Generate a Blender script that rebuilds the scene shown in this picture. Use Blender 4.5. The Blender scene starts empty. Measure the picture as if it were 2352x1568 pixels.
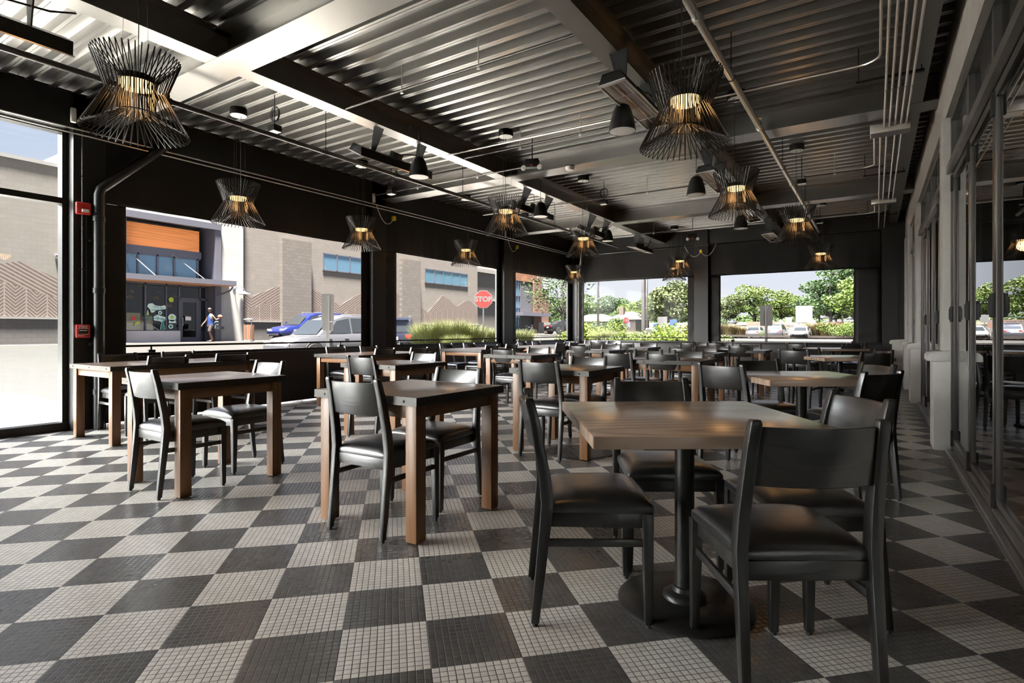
SKY, SUN, EXPO, GLOW, LAMPW = 0.36, 35.0, 1.5, 60.0, 3.5
import bpy, bmesh, math, random
from math import sin, cos, pi, radians, sqrt, atan2, floor as fl
from mathutils import Vector, Matrix
sc = bpy.context.scene
COL = sc.collection
R = random.Random(7)

# ------------------------------------------------------------ helpers
class MB:
    """collects simple solids, then links them as ONE mesh object"""
    def __init__(s): s.v = []; s.f = []; s.m = []
    def add(s, vs, fs, mi=0):
        n = len(s.v); s.v += [tuple(p) for p in vs]; s.f += [tuple(i+n for i in f) for f in fs]; s.m += [mi]*len(fs); return s
    def box(s, x0, x1, y0, y1, z0, z1, mi=0):
        vs = [(x0,y0,z0),(x1,y0,z0),(x1,y1,z0),(x0,y1,z0),(x0,y0,z1),(x1,y0,z1),(x1,y1,z1),(x0,y1,z1)]
        return s.add(vs, [(0,3,2,1),(4,5,6,7),(0,1,5,4),(1,2,6,5),(2,3,7,6),(3,0,4,7)], mi)
    def frust(s, p0, a0, b0, p1, a1, b1, mi=0):
        """tapered box from p0 (half sizes a0,b0 in x,y) to p1"""
        vs = []
        for p, a, b in ((p0,a0,b0),(p1,a1,b1)):
            vs += [(p[0]-a,p[1]-b,p[2]),(p[0]+a,p[1]-b,p[2]),(p[0]+a,p[1]+b,p[2]),(p[0]-a,p[1]+b,p[2])]
        return s.add(vs, [(0,3,2,1),(4,5,6,7),(0,1,5,4),(1,2,6,5),(2,3,7,6),(3,0,4,7)], mi)
    def tube(s, pts, r, n=8, closed=False, cap=True, mi=0):
        pts = [Vector(p) for p in pts]; k = len(pts); base = len(s.v)
        prev = None
        for i, p in enumerate(pts):
            if closed: t = (pts[(i+1)%k]-pts[i-1])
            else: t = pts[min(i+1,k-1)]-pts[max(i-1,0)]
            t.normalize()
            if prev is None:
                a = Vector((0,0,1)) if abs(t.z) < .9 else Vector((1,0,0))
                u = t.cross(a).normalized()
            else:
                u = (prev - t*prev.dot(t)).normalized()
            prev = u; w = t.cross(u)
            rr = r[i] if isinstance(r,(list,tuple)) else r
            for j in range(n):
                an = 2*pi*j/n; q = p + (u*cos(an)+w*sin(an))*rr
                s.v.append(tuple(q))
        rng = k if closed else k-1
        for i in range(rng):
            for j in range(n):
                a = base+i*n+j; b = base+i*n+(j+1)%n
                c = base+((i+1)%k)*n+(j+1)%n; d = base+((i+1)%k)*n+j
                s.f.append((a,b,c,d)); s.m.append(mi)
        if cap and not closed:
            s.f.append(tuple(base+j for j in range(n))[::-1]); s.m.append(mi)
            s.f.append(tuple(base+(k-1)*n+j for j in range(n))); s.m.append(mi)
        return s
    def lathe(s, prof, n=24, c=(0,0,0), mi=0, axis='z'):
        base = len(s.v); k = len(prof)
        for r, z in prof:
            for j in range(n):
                an = 2*pi*j/n
                q = (r*cos(an), r*sin(an), z)
                if axis == 'x': q = (z, q[0], q[1])
                if axis == 'y': q = (q[1], z, q[0])
                s.v.append((q[0]+c[0], q[1]+c[1], q[2]+c[2]))
        for i in range(k-1):
            for j in range(n):
                s.f.append((base+i*n+j, base+i*n+(j+1)%n, base+(i+1)*n+(j+1)%n, base+(i+1)*n+j)); s.m.append(mi)
        if prof[0][0] > 1e-5: s.f.append(tuple(base+j for j in range(n))[::-1]); s.m.append(mi)
        if prof[-1][0] > 1e-5: s.f.append(tuple(base+(k-1)*n+j for j in range(n))); s.m.append(mi)
        return s
    def prism(s, poly, axis, a, b, mi=0):
        """2D polygon extruded from a to b along axis"""
        def P(u, w, t):
            return {'x': (t,u,w), 'y': (u,t,w), 'z': (u,w,t)}[axis]
        n = len(poly); vs = [P(u,w,a) for u,w in poly]+[P(u,w,b) for u,w in poly]
        fs = [tuple(range(n))[::-1], tuple(range(n,2*n))]+[(i,(i+1)%n,(i+1)%n+n,i+n) for i in range(n)]
        return s.add(vs, fs, mi)
    def quad(s, *p, mi=0): return s.add(p, [tuple(range(len(p)))], mi)
    def build(s, name, mat, parent=None, smooth=False, bevel=0, seg=2, loc=None, auto=None):
        me = bpy.data.meshes.new(name); me.from_pydata(s.v, [], s.f)
        mats = mat if isinstance(mat,(list,tuple)) else [mat]
        for m in mats: me.materials.append(m)
        if len(mats) > 1: me.polygons.foreach_set('material_index', s.m)
        bm = bmesh.new(); bm.from_mesh(me)
        if smooth or bevel: bmesh.ops.remove_doubles(bm, verts=bm.verts, dist=1e-5)
        bmesh.ops.recalc_face_normals(bm, faces=bm.faces)
        if bevel:
            es = [e for e in bm.edges if len(e.link_faces)==2 and e.calc_face_angle(0) > .35]
            bmesh.ops.bevel(bm, geom=es, offset=bevel, segments=seg, affect='EDGES', profile=.5, clamp_overlap=True)
        bm.to_mesh(me); bm.free()
        if smooth or bevel:
            me.polygons.foreach_set('use_smooth', [True]*len(me.polygons))
            me.set_sharp_from_angle(angle=radians(auto if auto else 42))
        me.update()
        o = bpy.data.objects.new(name, me); COL.objects.link(o)
        if parent is not None: o.parent = parent
        if loc: o.location = loc
        return o

def empty(name, loc=(0,0,0), rz=0):
    o = bpy.data.objects.new(name, None); COL.objects.link(o)
    o.location = loc; o.rotation_euler = (0,0,rz); o.empty_display_size = .1
    return o
def tag(o, label, cat, group=None, kind=None):
    if label: o['label'] = label
    if cat: o['category'] = cat
    if group: o['group'] = group
    if kind: o['kind'] = kind
    return o
def struct(o, label=None):
    o['kind'] = 'structure'
    if label: o['label'] = label
    return o
def thing(name, label, cat, loc=(0,0,0), rz=0, group=None):
    return tag(empty(name, loc, rz), label, cat, group)
def dup(o, parent=None):
    c = o.copy(); COL.objects.link(c); c.parent = parent
    for ch in o.children: dup(ch, c)
    return c
def place(root, used, loc, rz, label, group=None):
    """first call moves the prototype itself, later calls copy it"""
    o = root if not used else dup(root)
    o.location = loc; o.rotation_euler = (0,0,rz); o['label'] = label
    if group: o['group'] = group
    return o

# ------------------------------------------------------------ materials
def nt(name):
    m = bpy.data.materials.new(name); m.use_nodes = True
    t = m.node_tree; t.nodes.clear()
    out = t.nodes.new('ShaderNodeOutputMaterial'); b = t.nodes.new('ShaderNodeBsdfPrincipled')
    t.links.new(b.outputs[0], out.inputs[0])
    return m, t, b, out
def N(t, typ, **kw):
    n = t.nodes.new(typ)
    for k, v in kw.items():
        if k.startswith('i'):
            n.inputs[int(k[1:])].default_value = v
        else: setattr(n, k, v)
    return n
def math_(t, op, a, b=None, c=None):
    n = t.nodes.new('ShaderNodeMath'); n.operation = op
    for i, x in enumerate((a,b,c)):
        if x is None: continue
        if isinstance(x,(int,float)): n.inputs[i].default_value = x
        else: t.links.new(x, n.inputs[i])
    return n.outputs[0]
def mixc(t, fac, a, b):
    n = t.nodes.new('ShaderNodeMix'); n.data_type = 'RGBA'
    for i, x in ((0,fac),(6,a),(7,b)):
        if isinstance(x,(int,float)): n.inputs[i].default_value = x
        elif isinstance(x,(tuple,list)): n.inputs[i].default_value = (*x,1) if len(x)==3 else x
        else: t.links.new(x, n.inputs[i])
    return n.outputs[2]
def plain(name, col, rough=.5, metal=0, spec=.5, noise=0, nscale=8, bump=0, bscale=60, coat=0):
    m, t, b, out = nt(name)
    b.inputs['Base Color'].default_value = (*col,1); b.inputs['Roughness'].default_value = rough
    b.inputs['Metallic'].default_value = metal; b.inputs['Specular IOR Level'].default_value = spec
    b.inputs['Coat Weight'].default_value = coat; b.inputs['Coat Roughness'].default_value = .05 if 'paint' in name else .34
    tc = N(t,'ShaderNodeTexCoord')
    if noise:
        nz = N(t,'ShaderNodeTexNoise'); nz.inputs['Scale'].default_value = nscale; nz.inputs['Detail'].default_value = 5
        t.links.new(tc.outputs['Object'], nz.inputs['Vector'])
        c = mixc(t, nz.outputs['Fac'], tuple(x*(1-noise) for x in col), tuple(min(1,x*(1+noise)) for x in col))
        t.links.new(c, b.inputs['Base Color'])
    if bump:
        n2 = N(t,'ShaderNodeTexNoise'); n2.inputs['Scale'].default_value = bscale
        t.links.new(tc.outputs['Object'], n2.inputs['Vector'])
        bp = N(t,'ShaderNodeBump'); bp.inputs['Strength'].default_value = bump; bp.inputs['Distance'].default_value = .01
        t.links.new(n2.outputs['Fac'], bp.inputs['Height']); t.links.new(bp.outputs[0], b.inputs['Normal'])
    return m
def emis(name, col, s):
    m = bpy.data.materials.new(name); m.use_nodes = True; t = m.node_tree; t.nodes.clear()
    out = t.nodes.new('ShaderNodeOutputMaterial'); e = t.nodes.new('ShaderNodeEmission')
    e.inputs[0].default_value = (*col,1); e.inputs[1].default_value = s; t.links.new(e.outputs[0], out.inputs[0]); return m
def wood(name, c1, c2, axis='x', rough=.4, scale=1., cathedral=0., spec=.5, bump=.12, plank=0., coat=0.):
    m, t, b, out = nt(name)
    tc = N(t,'ShaderNodeTexCoord'); mp = N(t,'ShaderNodeMapping')
    st = {'x':(.35,6,6),'y':(6,.35,6),'z':(6,6,.35)}[axis]
    mp.inputs['Scale'].default_value = tuple(q*scale*((2.6 if q < 1 else .62) if cathedral > .9 else 1) for q in st)
    t.links.new(tc.outputs['Object'], mp.inputs[0])
    nz = N(t,'ShaderNodeTexNoise'); nz.inputs['Scale'].default_value = 2.2; nz.inputs['Detail'].default_value = 8; nz.inputs['Distortion'].default_value = .6
    t.links.new(mp.outputs[0], nz.inputs['Vector'])
    # growth rings: contour lines of a smooth stretched field
    nb = N(t,'ShaderNodeTexNoise'); nb.inputs['Scale'].default_value = .55; nb.inputs['Detail'].default_value = 1.5
    t.links.new(mp.outputs[0], nb.inputs['Vector'])
    rings = math_(t,'MULTIPLY', nb.outputs['Fac'], 26+30*cathedral)
    rings = math_(t,'PINGPONG', rings, 1.0)
    rings = math_(t,'POWER', rings, 2.0)
    fine = N(t,'ShaderNodeTexNoise'); fine.inputs['Scale'].default_value = 14; fine.inputs['Detail'].default_value = 3
    t.links.new(mp.outputs[0], fine.inputs['Vector'])
    f = math_(t,'ADD', math_(t,'MULTIPLY', rings, .5), math_(t,'MULTIPLY', nz.outputs['Fac'], .35))
    f = math_(t,'ADD', f, math_(t,'MULTIPLY', fine.outputs['Fac'], .3))
    f = math_(t,'SUBTRACT', f, .12)
    col = mixc(t, f, c1, c2)
    if plank:
        sp = N(t,'ShaderNodeSeparateXYZ'); t.links.new(tc.outputs['Object'], sp.inputs[0])
        yy = sp.outputs[1 if axis=='x' else 0]
        q = math_(t,'DIVIDE', yy, plank); pid = math_(t,'FLOOR', q)
        wn = N(t,'ShaderNodeTexWhiteNoise'); wn.noise_dimensions = '1D'; t.links.new(pid, wn.inputs['W'])
        col = mixc(t, math_(t,'MULTIPLY', wn.outputs[0], .5), col, tuple(x*.55 for x in c1))
        fr = math_(t,'FRACT', q); ln = math_(t,'LESS_THAN', fr, .02)
        col = mixc(t, ln, col, (.01,.008,.006))
    t.links.new(col, b.inputs['Base Color'])
    b.inputs['Roughness'].default_value = rough; b.inputs['Specular IOR Level'].default_value = spec
    b.inputs['Coat Weight'].default_value = coat; b.inputs['Coat Roughness'].default_value = .24
    bp = N(t,'ShaderNodeBump'); bp.inputs['Strength'].default_value = bump; bp.inputs['Distance'].default_value = .004
    t.links.new(f, bp.inputs['Height']); t.links.new(bp.outputs[0], b.inputs['Normal'])
    return m

M = {}
M['chairwood'] = wood('black_stained_ash', (.016,.0145,.013), (.0045,.004,.0036), 'x', .42, 1.6, .5, .5, .25, coat=.7)
M['chairpost'] = wood('black_stained_ash_upright', (.009,.008,.0072), (.0035,.0032,.003), 'z', .42, 1.6, .1, .5, .2, coat=.5)
M['vinyl'] = plain('black_vinyl', (.010,.010,.0105), .32, 0, .6, .15, 14, .16, 22, coat=.8)
M['glide'] = plain('rubber_glide', (.008,.008,.008), .6)
M['topdark'] = wood('grey_brown_planks', (.16,.095,.055), (.055,.034,.022), 'y', .36, .8, .2, .5, .05, plank=.14, coat=1.)
M['band'] = plain('dark_steel_band', (.045,.043,.04), .42, .75, .5, .25, 20)
M['bolt'] = plain('black_bolt', (.02,.02,.02), .35, .8)
M['legwood'] = wood('amber_brown_timber', (.21,.10,.040), (.095,.042,.018), 'z', .42, .9, .1, .5, .12)
M['apron'] = wood('amber_brown_apron', (.20,.10,.04), (.095,.042,.018), 'x', .42, .9, .1, .5, .12)
M['oaktop'] = wood('smoked_oak', (.42,.30,.22), (.075,.045,.03), 'x', .34, .62, 1., .5, .05, coat=1.)
M['iron'] = plain('black_cast_iron', (.022,.021,.020), .38, .6, .5, .2, 12, .1, 40)
M['wire'] = plain('black_wire', (.028,.026,.024), .32, .6)
M['cable'] = plain('black_cable', (.012,.012,.012), .5)
M['steelcable'] = plain('steel_cable', (.18,.18,.18), .35, .9)
M['lampglow'] = emis('lamp_diffuser', (1,.62,.26), 9)
M['lampcore'] = emis('lamp_glow_face', (1,.62,.26), 1.15)
M['deck'] = plain('dark_galvanised_deck', (.30,.292,.28), .32, .85, .6, .12, 3)
M['steel'] = plain('black_steel_paint', (.008,.0078,.0075), .42, 0, .35, .1, 5)
M['beam'] = plain('dark_metallic_beam_paint', (.27,.263,.253), .34, .85, .6, .1, 4)
M['curtain'] = plain('black_curtain_vinyl', (.0065,.0063,.006), .55, 0, .25, .1, 3)
M['panel'] = plain('black_kick_panel', (.024,.023,.022), .38, .2, .5, .1, 2)
M['alu'] = plain('brushed_alu', (.45,.44,.43), .3, .95, .5, .1, 5)
M['doorframe'] = plain('dark_bronze_alu', (.24,.23,.22), .30, .85, .5)
M['pipe'] = plain('grey_pipe', (.68,.66,.63), .32, .7)
M['pipedark'] = plain('dark_pipe', (.07,.067,.063), .3, .7)
M['stucco'] = plain('grey_stucco', (.38,.365,.34), .85, 0, .3, .12, 6, .4, 90)
M['white'] = plain('white_paint', (.75,.75,.73), .4)
M['lgrey'] = plain('light_grey_mesh', (.75,.74,.72), .5)
M['heaterrefl'] = plain('polished_reflector', (.88,.87,.85), .25, .55)
M['red'] = plain('fire_red', (.55,.02,.015), .35)
M['yellow'] = plain('yellow_plug', (.75,.55,.02), .4)
M['cream'] = plain('cream_cable', (.6,.58,.5), .5)

def glassmat(name, tint=(1,1,1), refl=1.0, rough=0.0, ior=1.5):
    m = bpy.data.materials.new(name); m.use_nodes = True; t = m.node_tree; t.nodes.clear()
    out = t.nodes.new('ShaderNodeOutputMaterial'); mx = t.nodes.new('ShaderNodeMixShader')
    fr = t.nodes.new('ShaderNodeFresnel'); fr.inputs[0].default_value = ior
    tr = t.nodes.new('ShaderNodeBsdfTransparent'); tr.inputs[0].default_value = (*tint,1)
    gl = t.nodes.new('ShaderNodeBsdfGlossy'); gl.inputs['Roughness'].default_value = rough; gl.inputs[0].default_value = (refl,refl,refl,1)
    gm = t.nodes.new('ShaderNodeNewGeometry'); t.links.new(math_(t,'MULTIPLY', fr.outputs[0], math_(t,'SUBTRACT', 1.0, gm.outputs['Backfacing'])), mx.inputs[0]); t.links.new(tr.outputs[0], mx.inputs[1]); t.links.new(gl.outputs[0], mx.inputs[2]); t.links.new(mx.outputs[0], out.inputs[0])
    return m
M['glass'] = glassmat('clear_glass', (.93,.95,.95), .9, 0, 1.45)
M['clearvinyl'] = glassmat('clear_vinyl', (.97,.97,.965), .8, .02, 1.12)
M['doorglass'] = glassmat('door_glass', (.5,.53,.52), 1, 0, 1.75)

def floor_mat():
    m, t, b, out = nt('checker_mosaic')
    tc = N(t,'ShaderNodeTexCoord'); sp = N(t,'ShaderNodeSeparateXYZ'); t.links.new(tc.outputs['Object'], sp.inputs[0])
    x, y = sp.outputs[0], sp.outputs[1]; s = sqrt(.5)
    u = math_(t,'SUBTRACT', math_(t,'MULTIPLY', math_(t,'ADD', x, y), s), -.187)
    v = math_(t,'SUBTRACT', math_(t,'MULTIPLY', math_(t,'SUBTRACT', y, x), s), 2.138)
    g = .3048
    cu = math_(t,'FLOOR', math_(t,'DIVIDE', u, g)); cv = math_(t,'FLOOR', math_(t,'DIVIDE', v, g))
    par = math_(t,'FLOORED_MODULO', math_(t,'ADD', cu, cv), 2.0)
    tt = g/12
    fu = math_(t,'FRACT', math_(t,'DIVIDE', u, tt)); fv = math_(t,'FRACT', math_(t,'DIVIDE', v, tt))
    iu = math_(t,'FLOOR', math_(t,'DIVIDE', u, tt)); iv = math_(t,'FLOOR', math_(t,'DIVIDE', v, tt))
    cb = N(t,'ShaderNodeCombineXYZ'); t.links.new(iu, cb.inputs[0]); t.links.new(iv, cb.inputs[1])
    wn = N(t,'ShaderNodeTexWhiteNoise'); t.links.new(cb.outputs[0], wn.inputs['Vector'])
    def edge(f): return math_(t,'MINIMUM', f, math_(t,'SUBTRACT', 1.0, f))
    e = math_(t,'MINIMUM', edge(fu), edge(fv))
    gr = math_(t,'LESS_THAN', e, .045)
    light = mixc(t, wn.outputs[0], (.50,.465,.415), (.58,.54,.485))
    dark = mixc(t, wn.outputs[0], (.043,.041,.040), (.062,.060,.058))
    col = mixc(t, par, dark, light)
    nz = N(t,'ShaderNodeTexNoise'); nz.inputs['Scale'].default_value = 1.3; nz.inputs['Detail'].default_value = 4
    t.links.new(tc.outputs['Object'], nz.inputs['Vector'])
    col = mixc(t, math_(t,'MULTIPLY', nz.outputs['Fac'], .35), col, (.14,.125,.11))
    col = mixc(t, gr, col, (.030,.027,.025))
    t.links.new(col, b.inputs['Base Color'])
    rg = math_(t,'ADD', .27, math_(t,'MULTIPLY', gr, .5)); t.links.new(rg, b.inputs['Roughness'])
    mr = N(t,'ShaderNodeMapRange'); mr.inputs['From Max'].default_value = .10; t.links.new(e, mr.inputs['Value'])
    bp = N(t,'ShaderNodeBump'); bp.inputs['Strength'].default_value = .6; bp.inputs['Distance'].default_value = .0016
    t.links.new(mr.outputs[0], bp.inputs['Height']); t.links.new(bp.outputs[0], b.inputs['Normal'])
    b.inputs['Specular IOR Level'].default_value = .55
    return m
M['floor'] = floor_mat()

def brick_mat(name, c1, c2, mortar, bw, bh, ms=.012, plane='yz', rough=.85, off=.5):
    m, t, b, out = nt(name)
    tc = N(t,'ShaderNodeTexCoord'); sp = N(t,'ShaderNodeSeparateXYZ'); t.links.new(tc.outputs['Object'], sp.inputs[0])
    cb = N(t,'ShaderNodeCombineXYZ'); ax = {'yz':(1,2),'xz':(0,2)}[plane]
    t.links.new(sp.outputs[ax[0]], cb.inputs[0]); t.links.new(sp.outputs[ax[1]], cb.inputs[1])
    br = N(t,'ShaderNodeTexBrick'); t.links.new(cb.outputs[0], br.inputs['Vector'])
    br.inputs['Color1'].default_value = (*c1,1); br.inputs['Color2'].default_value = (*c2,1); br.inputs['Mortar'].default_value = (*mortar,1)
    br.inputs['Scale'].default_value = 1; br.inputs['Mortar Size'].default_value = ms; br.inputs['Brick Width'].default_value = bw; br.inputs['Row Height'].default_value = bh
    br.offset = off
    nz = N(t,'ShaderNodeTexNoise'); nz.inputs['Scale'].default_value = 2.5; nz.inputs['Detail'].default_value = 6; t.links.new(tc.outputs['Object'], nz.inputs['Vector'])
    col = mixc(t, math_(t,'MULTIPLY', nz.outputs['Fac'], .25), br.outputs['Color'], tuple(q*.6 for q in c1))
    t.links.new(col, b.inputs['Base Color']); b.inputs['Roughness'].default_value = rough
    return m
# ------------------------------------------------------------ room shell
def st(name, mb, mat, label=None, **k): return struct(mb.build(name, mat, **k), label)
YB, YF, XL, XR, ZD = -7.0, 14.85, -7.45, .54, 3.70
st('floor', MB().box(-7.62, 5.0, YB, 15.0, -.25, 0), M['floor'])
# corrugated deck, ribs across the room
mb = MB(); p = .2032; n = int((YF+.3-YB)/p)
prof = []
for i in range(n):
    y = YB+i*p
    prof += [(y, ZD+.076), (y+.118, ZD+.076), (y+.130, ZD), (y+.158, ZD), (y+.160, ZD+.006), (y+.165, ZD+.006), (y+.167, ZD), (y+.191, ZD)]
prof += [(YB+n*p, ZD+.076)]
for xa, xb in ((-7.6, .75),):
    vs = [(x, y, z) for x in (xa, xb) for y, z in prof]; k = len(prof)
    mb.add(vs, [(i, i+1, i+1+k, i+k) for i in range(k-1)])
ceil = st('ceiling', mb, M['deck'])
mb = MB().box(-7.85, 5.1, YB, 15.2, 3.80, 4.0); st('ceiling', mb, M['steel'])
# I-beams
def ibeam(idx, axis, c, a0, a1, w, zb=3.43, label=''):
    mb = MB()
    def bx(c0, c1, z0, z1, mi):
        if axis == 'x': mb.box(a0, a1, c0, c1, z0, z1, mi)
        else: mb.box(c0, c1, a0, a1, z0, z1, mi)
    bx(c-w/2, c+w/2, zb, zb+.016, 0); bx(c-.01, c+.01, zb+.016, ZD-.014, 0); bx(c-w/2, c+w/2, ZD-.014, ZD+.002, 0)
    return st(f'trim_{idx}', mb, M['beam'], label)
XB = [2.76, 7.2, 11.45]
for i, y in enumerate(XB): ibeam(i+1, 'x', y, -7.45, .54, .30, 3.43, 'dark steel roof beam crossing the room, pale underside')
i = 4
edges = [YB]+XB+[14.8]
for x, w in ((-4.8, .19), (-1.9, .19), (.32, .17)):
    for a, b in zip(edges[:-1], edges[1:]):
        ibeam(i, 'y', x, a+(.01 if a > YB else 0), b-.01, w, 3.435, 'lengthwise dark steel roof beam'); i += 1
# perimeter beams
st('trim_20', MB().box(-7.62, -7.36, YB, 15.0, 3.32, 3.72), M['steel'], 'dark eaves beam over the left side')
st('trim_21', MB().box(-7.36, .54, 14.72, 15.0, 3.32, 3.72), M['steel'], 'dark eaves beam over the far side')
# columns
for j, (x0,x1,y0,y1) in enumerate([(-7.62,-7.36,2.49,2.80),(-7.62,-7.36,6.83,7.15),(-7.62,-7.36,10.95,11.33),(-7.62,-7.28,14.62,15.0),(-3.93,-3.58,14.66,14.98),(.12,.42,14.6,14.9)]):
    st(f'trim_{30+j}', MB().box(x0+.0,x1,y0,y1,0,3.70), M['steel'], 'black square steel column')
# knee walls with flush panel
def knee(name, boxes, label):
    mb = MB()
    for b in boxes: mb.box(*b)
    return st(name, mb, M['panel'], label, bevel=.004)
knee('wall_left', [(-7.52,-7.40,2.80,6.83,.035,.80)], 'low black metal knee wall, first bay')
knee('wall_left', [(-7.52,-7.40,7.15,10.95,.035,.80)], 'low black metal knee wall, second bay')
knee('wall_left', [(-7.52,-7.40,11.33,14.62,.035,.80)], 'low black metal knee wall, third bay')
knee('wall_far', [(-7.28,-3.93,14.84,14.96,.035,.79)], 'low black metal knee wall under the far left opening')
knee('wall_far', [(-3.58,.12,14.84,14.96,.035,.79)], 'low black metal knee wall under the far right opening')
st('wall_far', MB().box(.42,.8,14.62,14.95,0,3.7), M['steel'])
st('wall_back', MB().box(-7.62,5,YB-.12,YB,0,3.8), M['steel'])  # unseen wall, added to keep light from behind off chair backs and beams

# storefront glazing left (floor to beam)
def frame_rect(mb, x0, x1, y0, y1, z0, z1, w):
    mb.box(x0,x1,y0,y1,z0,z0+w); mb.box(x0,x1,y0,y1,z1-w,z1)
    mb.box(x0,x1,y0,y0+w,z0+w,z1-w); mb.box(x0,x1,y1-w,y1,z0+w,z1-w)
ys = [2.49, .85, -.8, -2.4, -4.0, -5.5, -7.0]
for k in range(6):
    y1, y0 = ys[k], ys[k+1]
    mb = MB(); frame_rect(mb, -7.62, -7.50, y0, y1, 0.0, 3.34, .055); mb.box(-7.62,-7.50,y0+.055,y1-.055,2.50,2.565)
    mb.box(-7.64,-7.48,y0,y1,0,.09)
    w = st(f'window_{k+1}', mb, M['doorframe'] if 0 else M['steel'], 'tall dark framed storefront window' )
    MB().box(-7.565,-7.555,y0+.05,y1-.05,.085,3.29).build('glass_pane', M['glass'], w)

# ------------------------------------------------------------ roll-down curtains with clear windows
def curtain(axis, pl, a0, a1, o0, o1, zt, z0, label, seed):
    rr = random.Random(seed); ph = [rr.uniform(0,6.28) for _ in range(12)]
    def sheet(mb, u0, u1, v0, v1, mode, nu, nv):
        base = len(mb.v)
        for j in range(nv+1):
            for i_ in range(nu+1):
                u = u0+(u1-u0)*i_/nu; v = v0+(v1-v0)*j/nv
                if mode == 'top':
                    dd = .010*sin(u*5.1+ph[0])*((3.4-v)/.9)+.006*sin(u*13+ph[1]+v*1.5)*(3.35-v)+.004*sin(u*31+ph[2])*(3.3-v)
                else:
                    dd = .010*sin(v*17+ph[3]+2*sin(v*3+ph[4]))*sin(pi*min(1,max(0,(u-u0)/(u1-u0))))
                mb.v.append((pl+dd, u, v) if axis == 'y' else (u, pl-dd, v))
        for j in range(nv):
            for i_ in range(nu):
                q = base+j*(nu+1)+i_; mb.f.append((q,q+1,q+nu+2,q+nu+1)); mb.m.append(0)
    mb = MB()
    sheet(mb, a0, a1, zt, 3.36, 'top', 90, 14)
    sheet(mb, a0, o0, z0, zt, 'side', 5, 90); sheet(mb, o1, a1, z0, zt, 'side', 5, 90)
    o = mb.build('curtain', M['curtain'], smooth=True, auto=80)
    o.name = 'roll_down_curtain'; tag(o, label, 'curtain')
    md = o.modifiers.new('thickness', 'SOLIDIFY'); md.thickness = .003
    q = MB()
    if axis == 'y': q.box(pl-.001, pl+.001, o0, o1, z0+.02, zt)
    else: q.box(o0, o1, pl-.001, pl+.001, z0+.02, zt)
    q.build('clear_window', M['clearvinyl'], o)
    hb = MB()   # bottom bar and roller
    if axis == 'y': hb.box(pl-.012,pl+.012,a0,a1,z0-.01,z0+.035)
    else: hb.box(a0,a1,pl-.012,pl+.012,z0-.01,z0+.035)
    hb.build('bottom_bar', M['steel'], o, bevel=.004)
    return o
curtain('y', -7.455, 2.80, 6.83, 3.04, 6.65, 2.57, .80, 'black roll-down curtain facing the wood-fronted store', 1)
curtain('y', -7.455, 7.15, 10.95, 7.50, 10.77, 2.545, .80, 'black roll-down curtain whose window shows the stop sign', 2)
curtain('y', -7.455, 11.33, 14.62, 11.60, 14.38, 2.54, .80, 'black roll-down curtain next to the far left corner', 3)
curtain('x', 14.80, -7.28, -3.93, -7.13, -4.13, 2.51, .79, 'black roll-down curtain on the far side, left of the middle column', 4)
curtain('x', 14.80, -3.58, .12, -3.30, -.41, 2.50, .79, 'black roll-down curtain on the far side, right of the middle column', 5)

# ------------------------------------------------------------ railings outside
def railing(axis, pl, a0, a1, label, low):
    mb = MB()
    def tb(u0, u1, z, r):
        if axis == 'y': mb.box(pl-r, pl+r, u0, u1, z-r, z+r)
        else: mb.box(u0, u1, pl-r, pl+r, z-r, z+r)
    root = thing('guard_rail', label, 'railing', (0,0,0))
    tb(a0, a1, .915, .0125); mb.build('top_rail', M['steel'], root)
    if low: mb = MB(); tb(a0, a1, .835, .007); mb.build('lower_rail', M['steel'], root)
    n_ = max(2, round((a1-a0)/1.9)); 
    for k in range(n_):
        u = a0+.55+(a1-a0-1.1)*k/(n_-1)
        q = MB()
        if axis == 'y': q.box(pl-.01,pl+.01,u-.01,u+.01,.86,.905); q.box(pl-.03,pl+.03,u-.04,u+.04,.795,.865)
        else: q.box(u-.01,u+.01,pl-.01,pl+.01,.86,.905); q.box(u-.04,u+.04,pl-.03,pl+.03,.785,.865)
        q.build('post', M['steel'], root)
railing('y', -7.56, 2.81, 6.84, 'thin black rail outside the window facing the store', False)
railing('y', -7.56, 7.16, 10.96, 'thin black double rail below the stop sign', True)
railing('y', -7.56, 11.34, 14.6, 'thin black double rail left of the corner column', True)
railing('x', 14.99, -7.3, -3.92, 'thin black double rail below the far left opening', True)
railing('x', 14.99, -3.59, .13, 'thin black double rail below the far right opening', True)

# ------------------------------------------------------------ right side: stucco wall, piers and folding doors
st('wall_right', MB().box(.54,.80,YB,14.62,3.05,3.78), M['stucco'], 'stucco band above the folding doors')
piers = [(1.75,2.15,'nearest'),(6.45,6.76,'a'),(10.42,10.90,'b'),(12.75,13.15,'c'),(14.2,14.6,'d')]
for k,(y0,y1,_) in enumerate(piers):
    mb = MB(); mb.box(.52,.80,y0,y1,.90,3.05); 
    xl = .45 if k < 4 else .30
    mb.box(xl,.80,y0-.0,y1+.06,0,.82)
    mb.prism([(xl-.045,.82),(xl-.045,.87),(xl-.02,.90),(.62,.93),(.62,.82)],'y',y0-.03,y1+.09)
    st('wall_right', mb, M['stucco'], 'stucco pier with a projecting stone cap', bevel=.006)
bays = [(-7.0,1.75,1.75-6*.93),(2.15,6.45,None),(6.82,10.42,None),(10.96,12.75,None),(13.21,14.2,None)]
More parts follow.
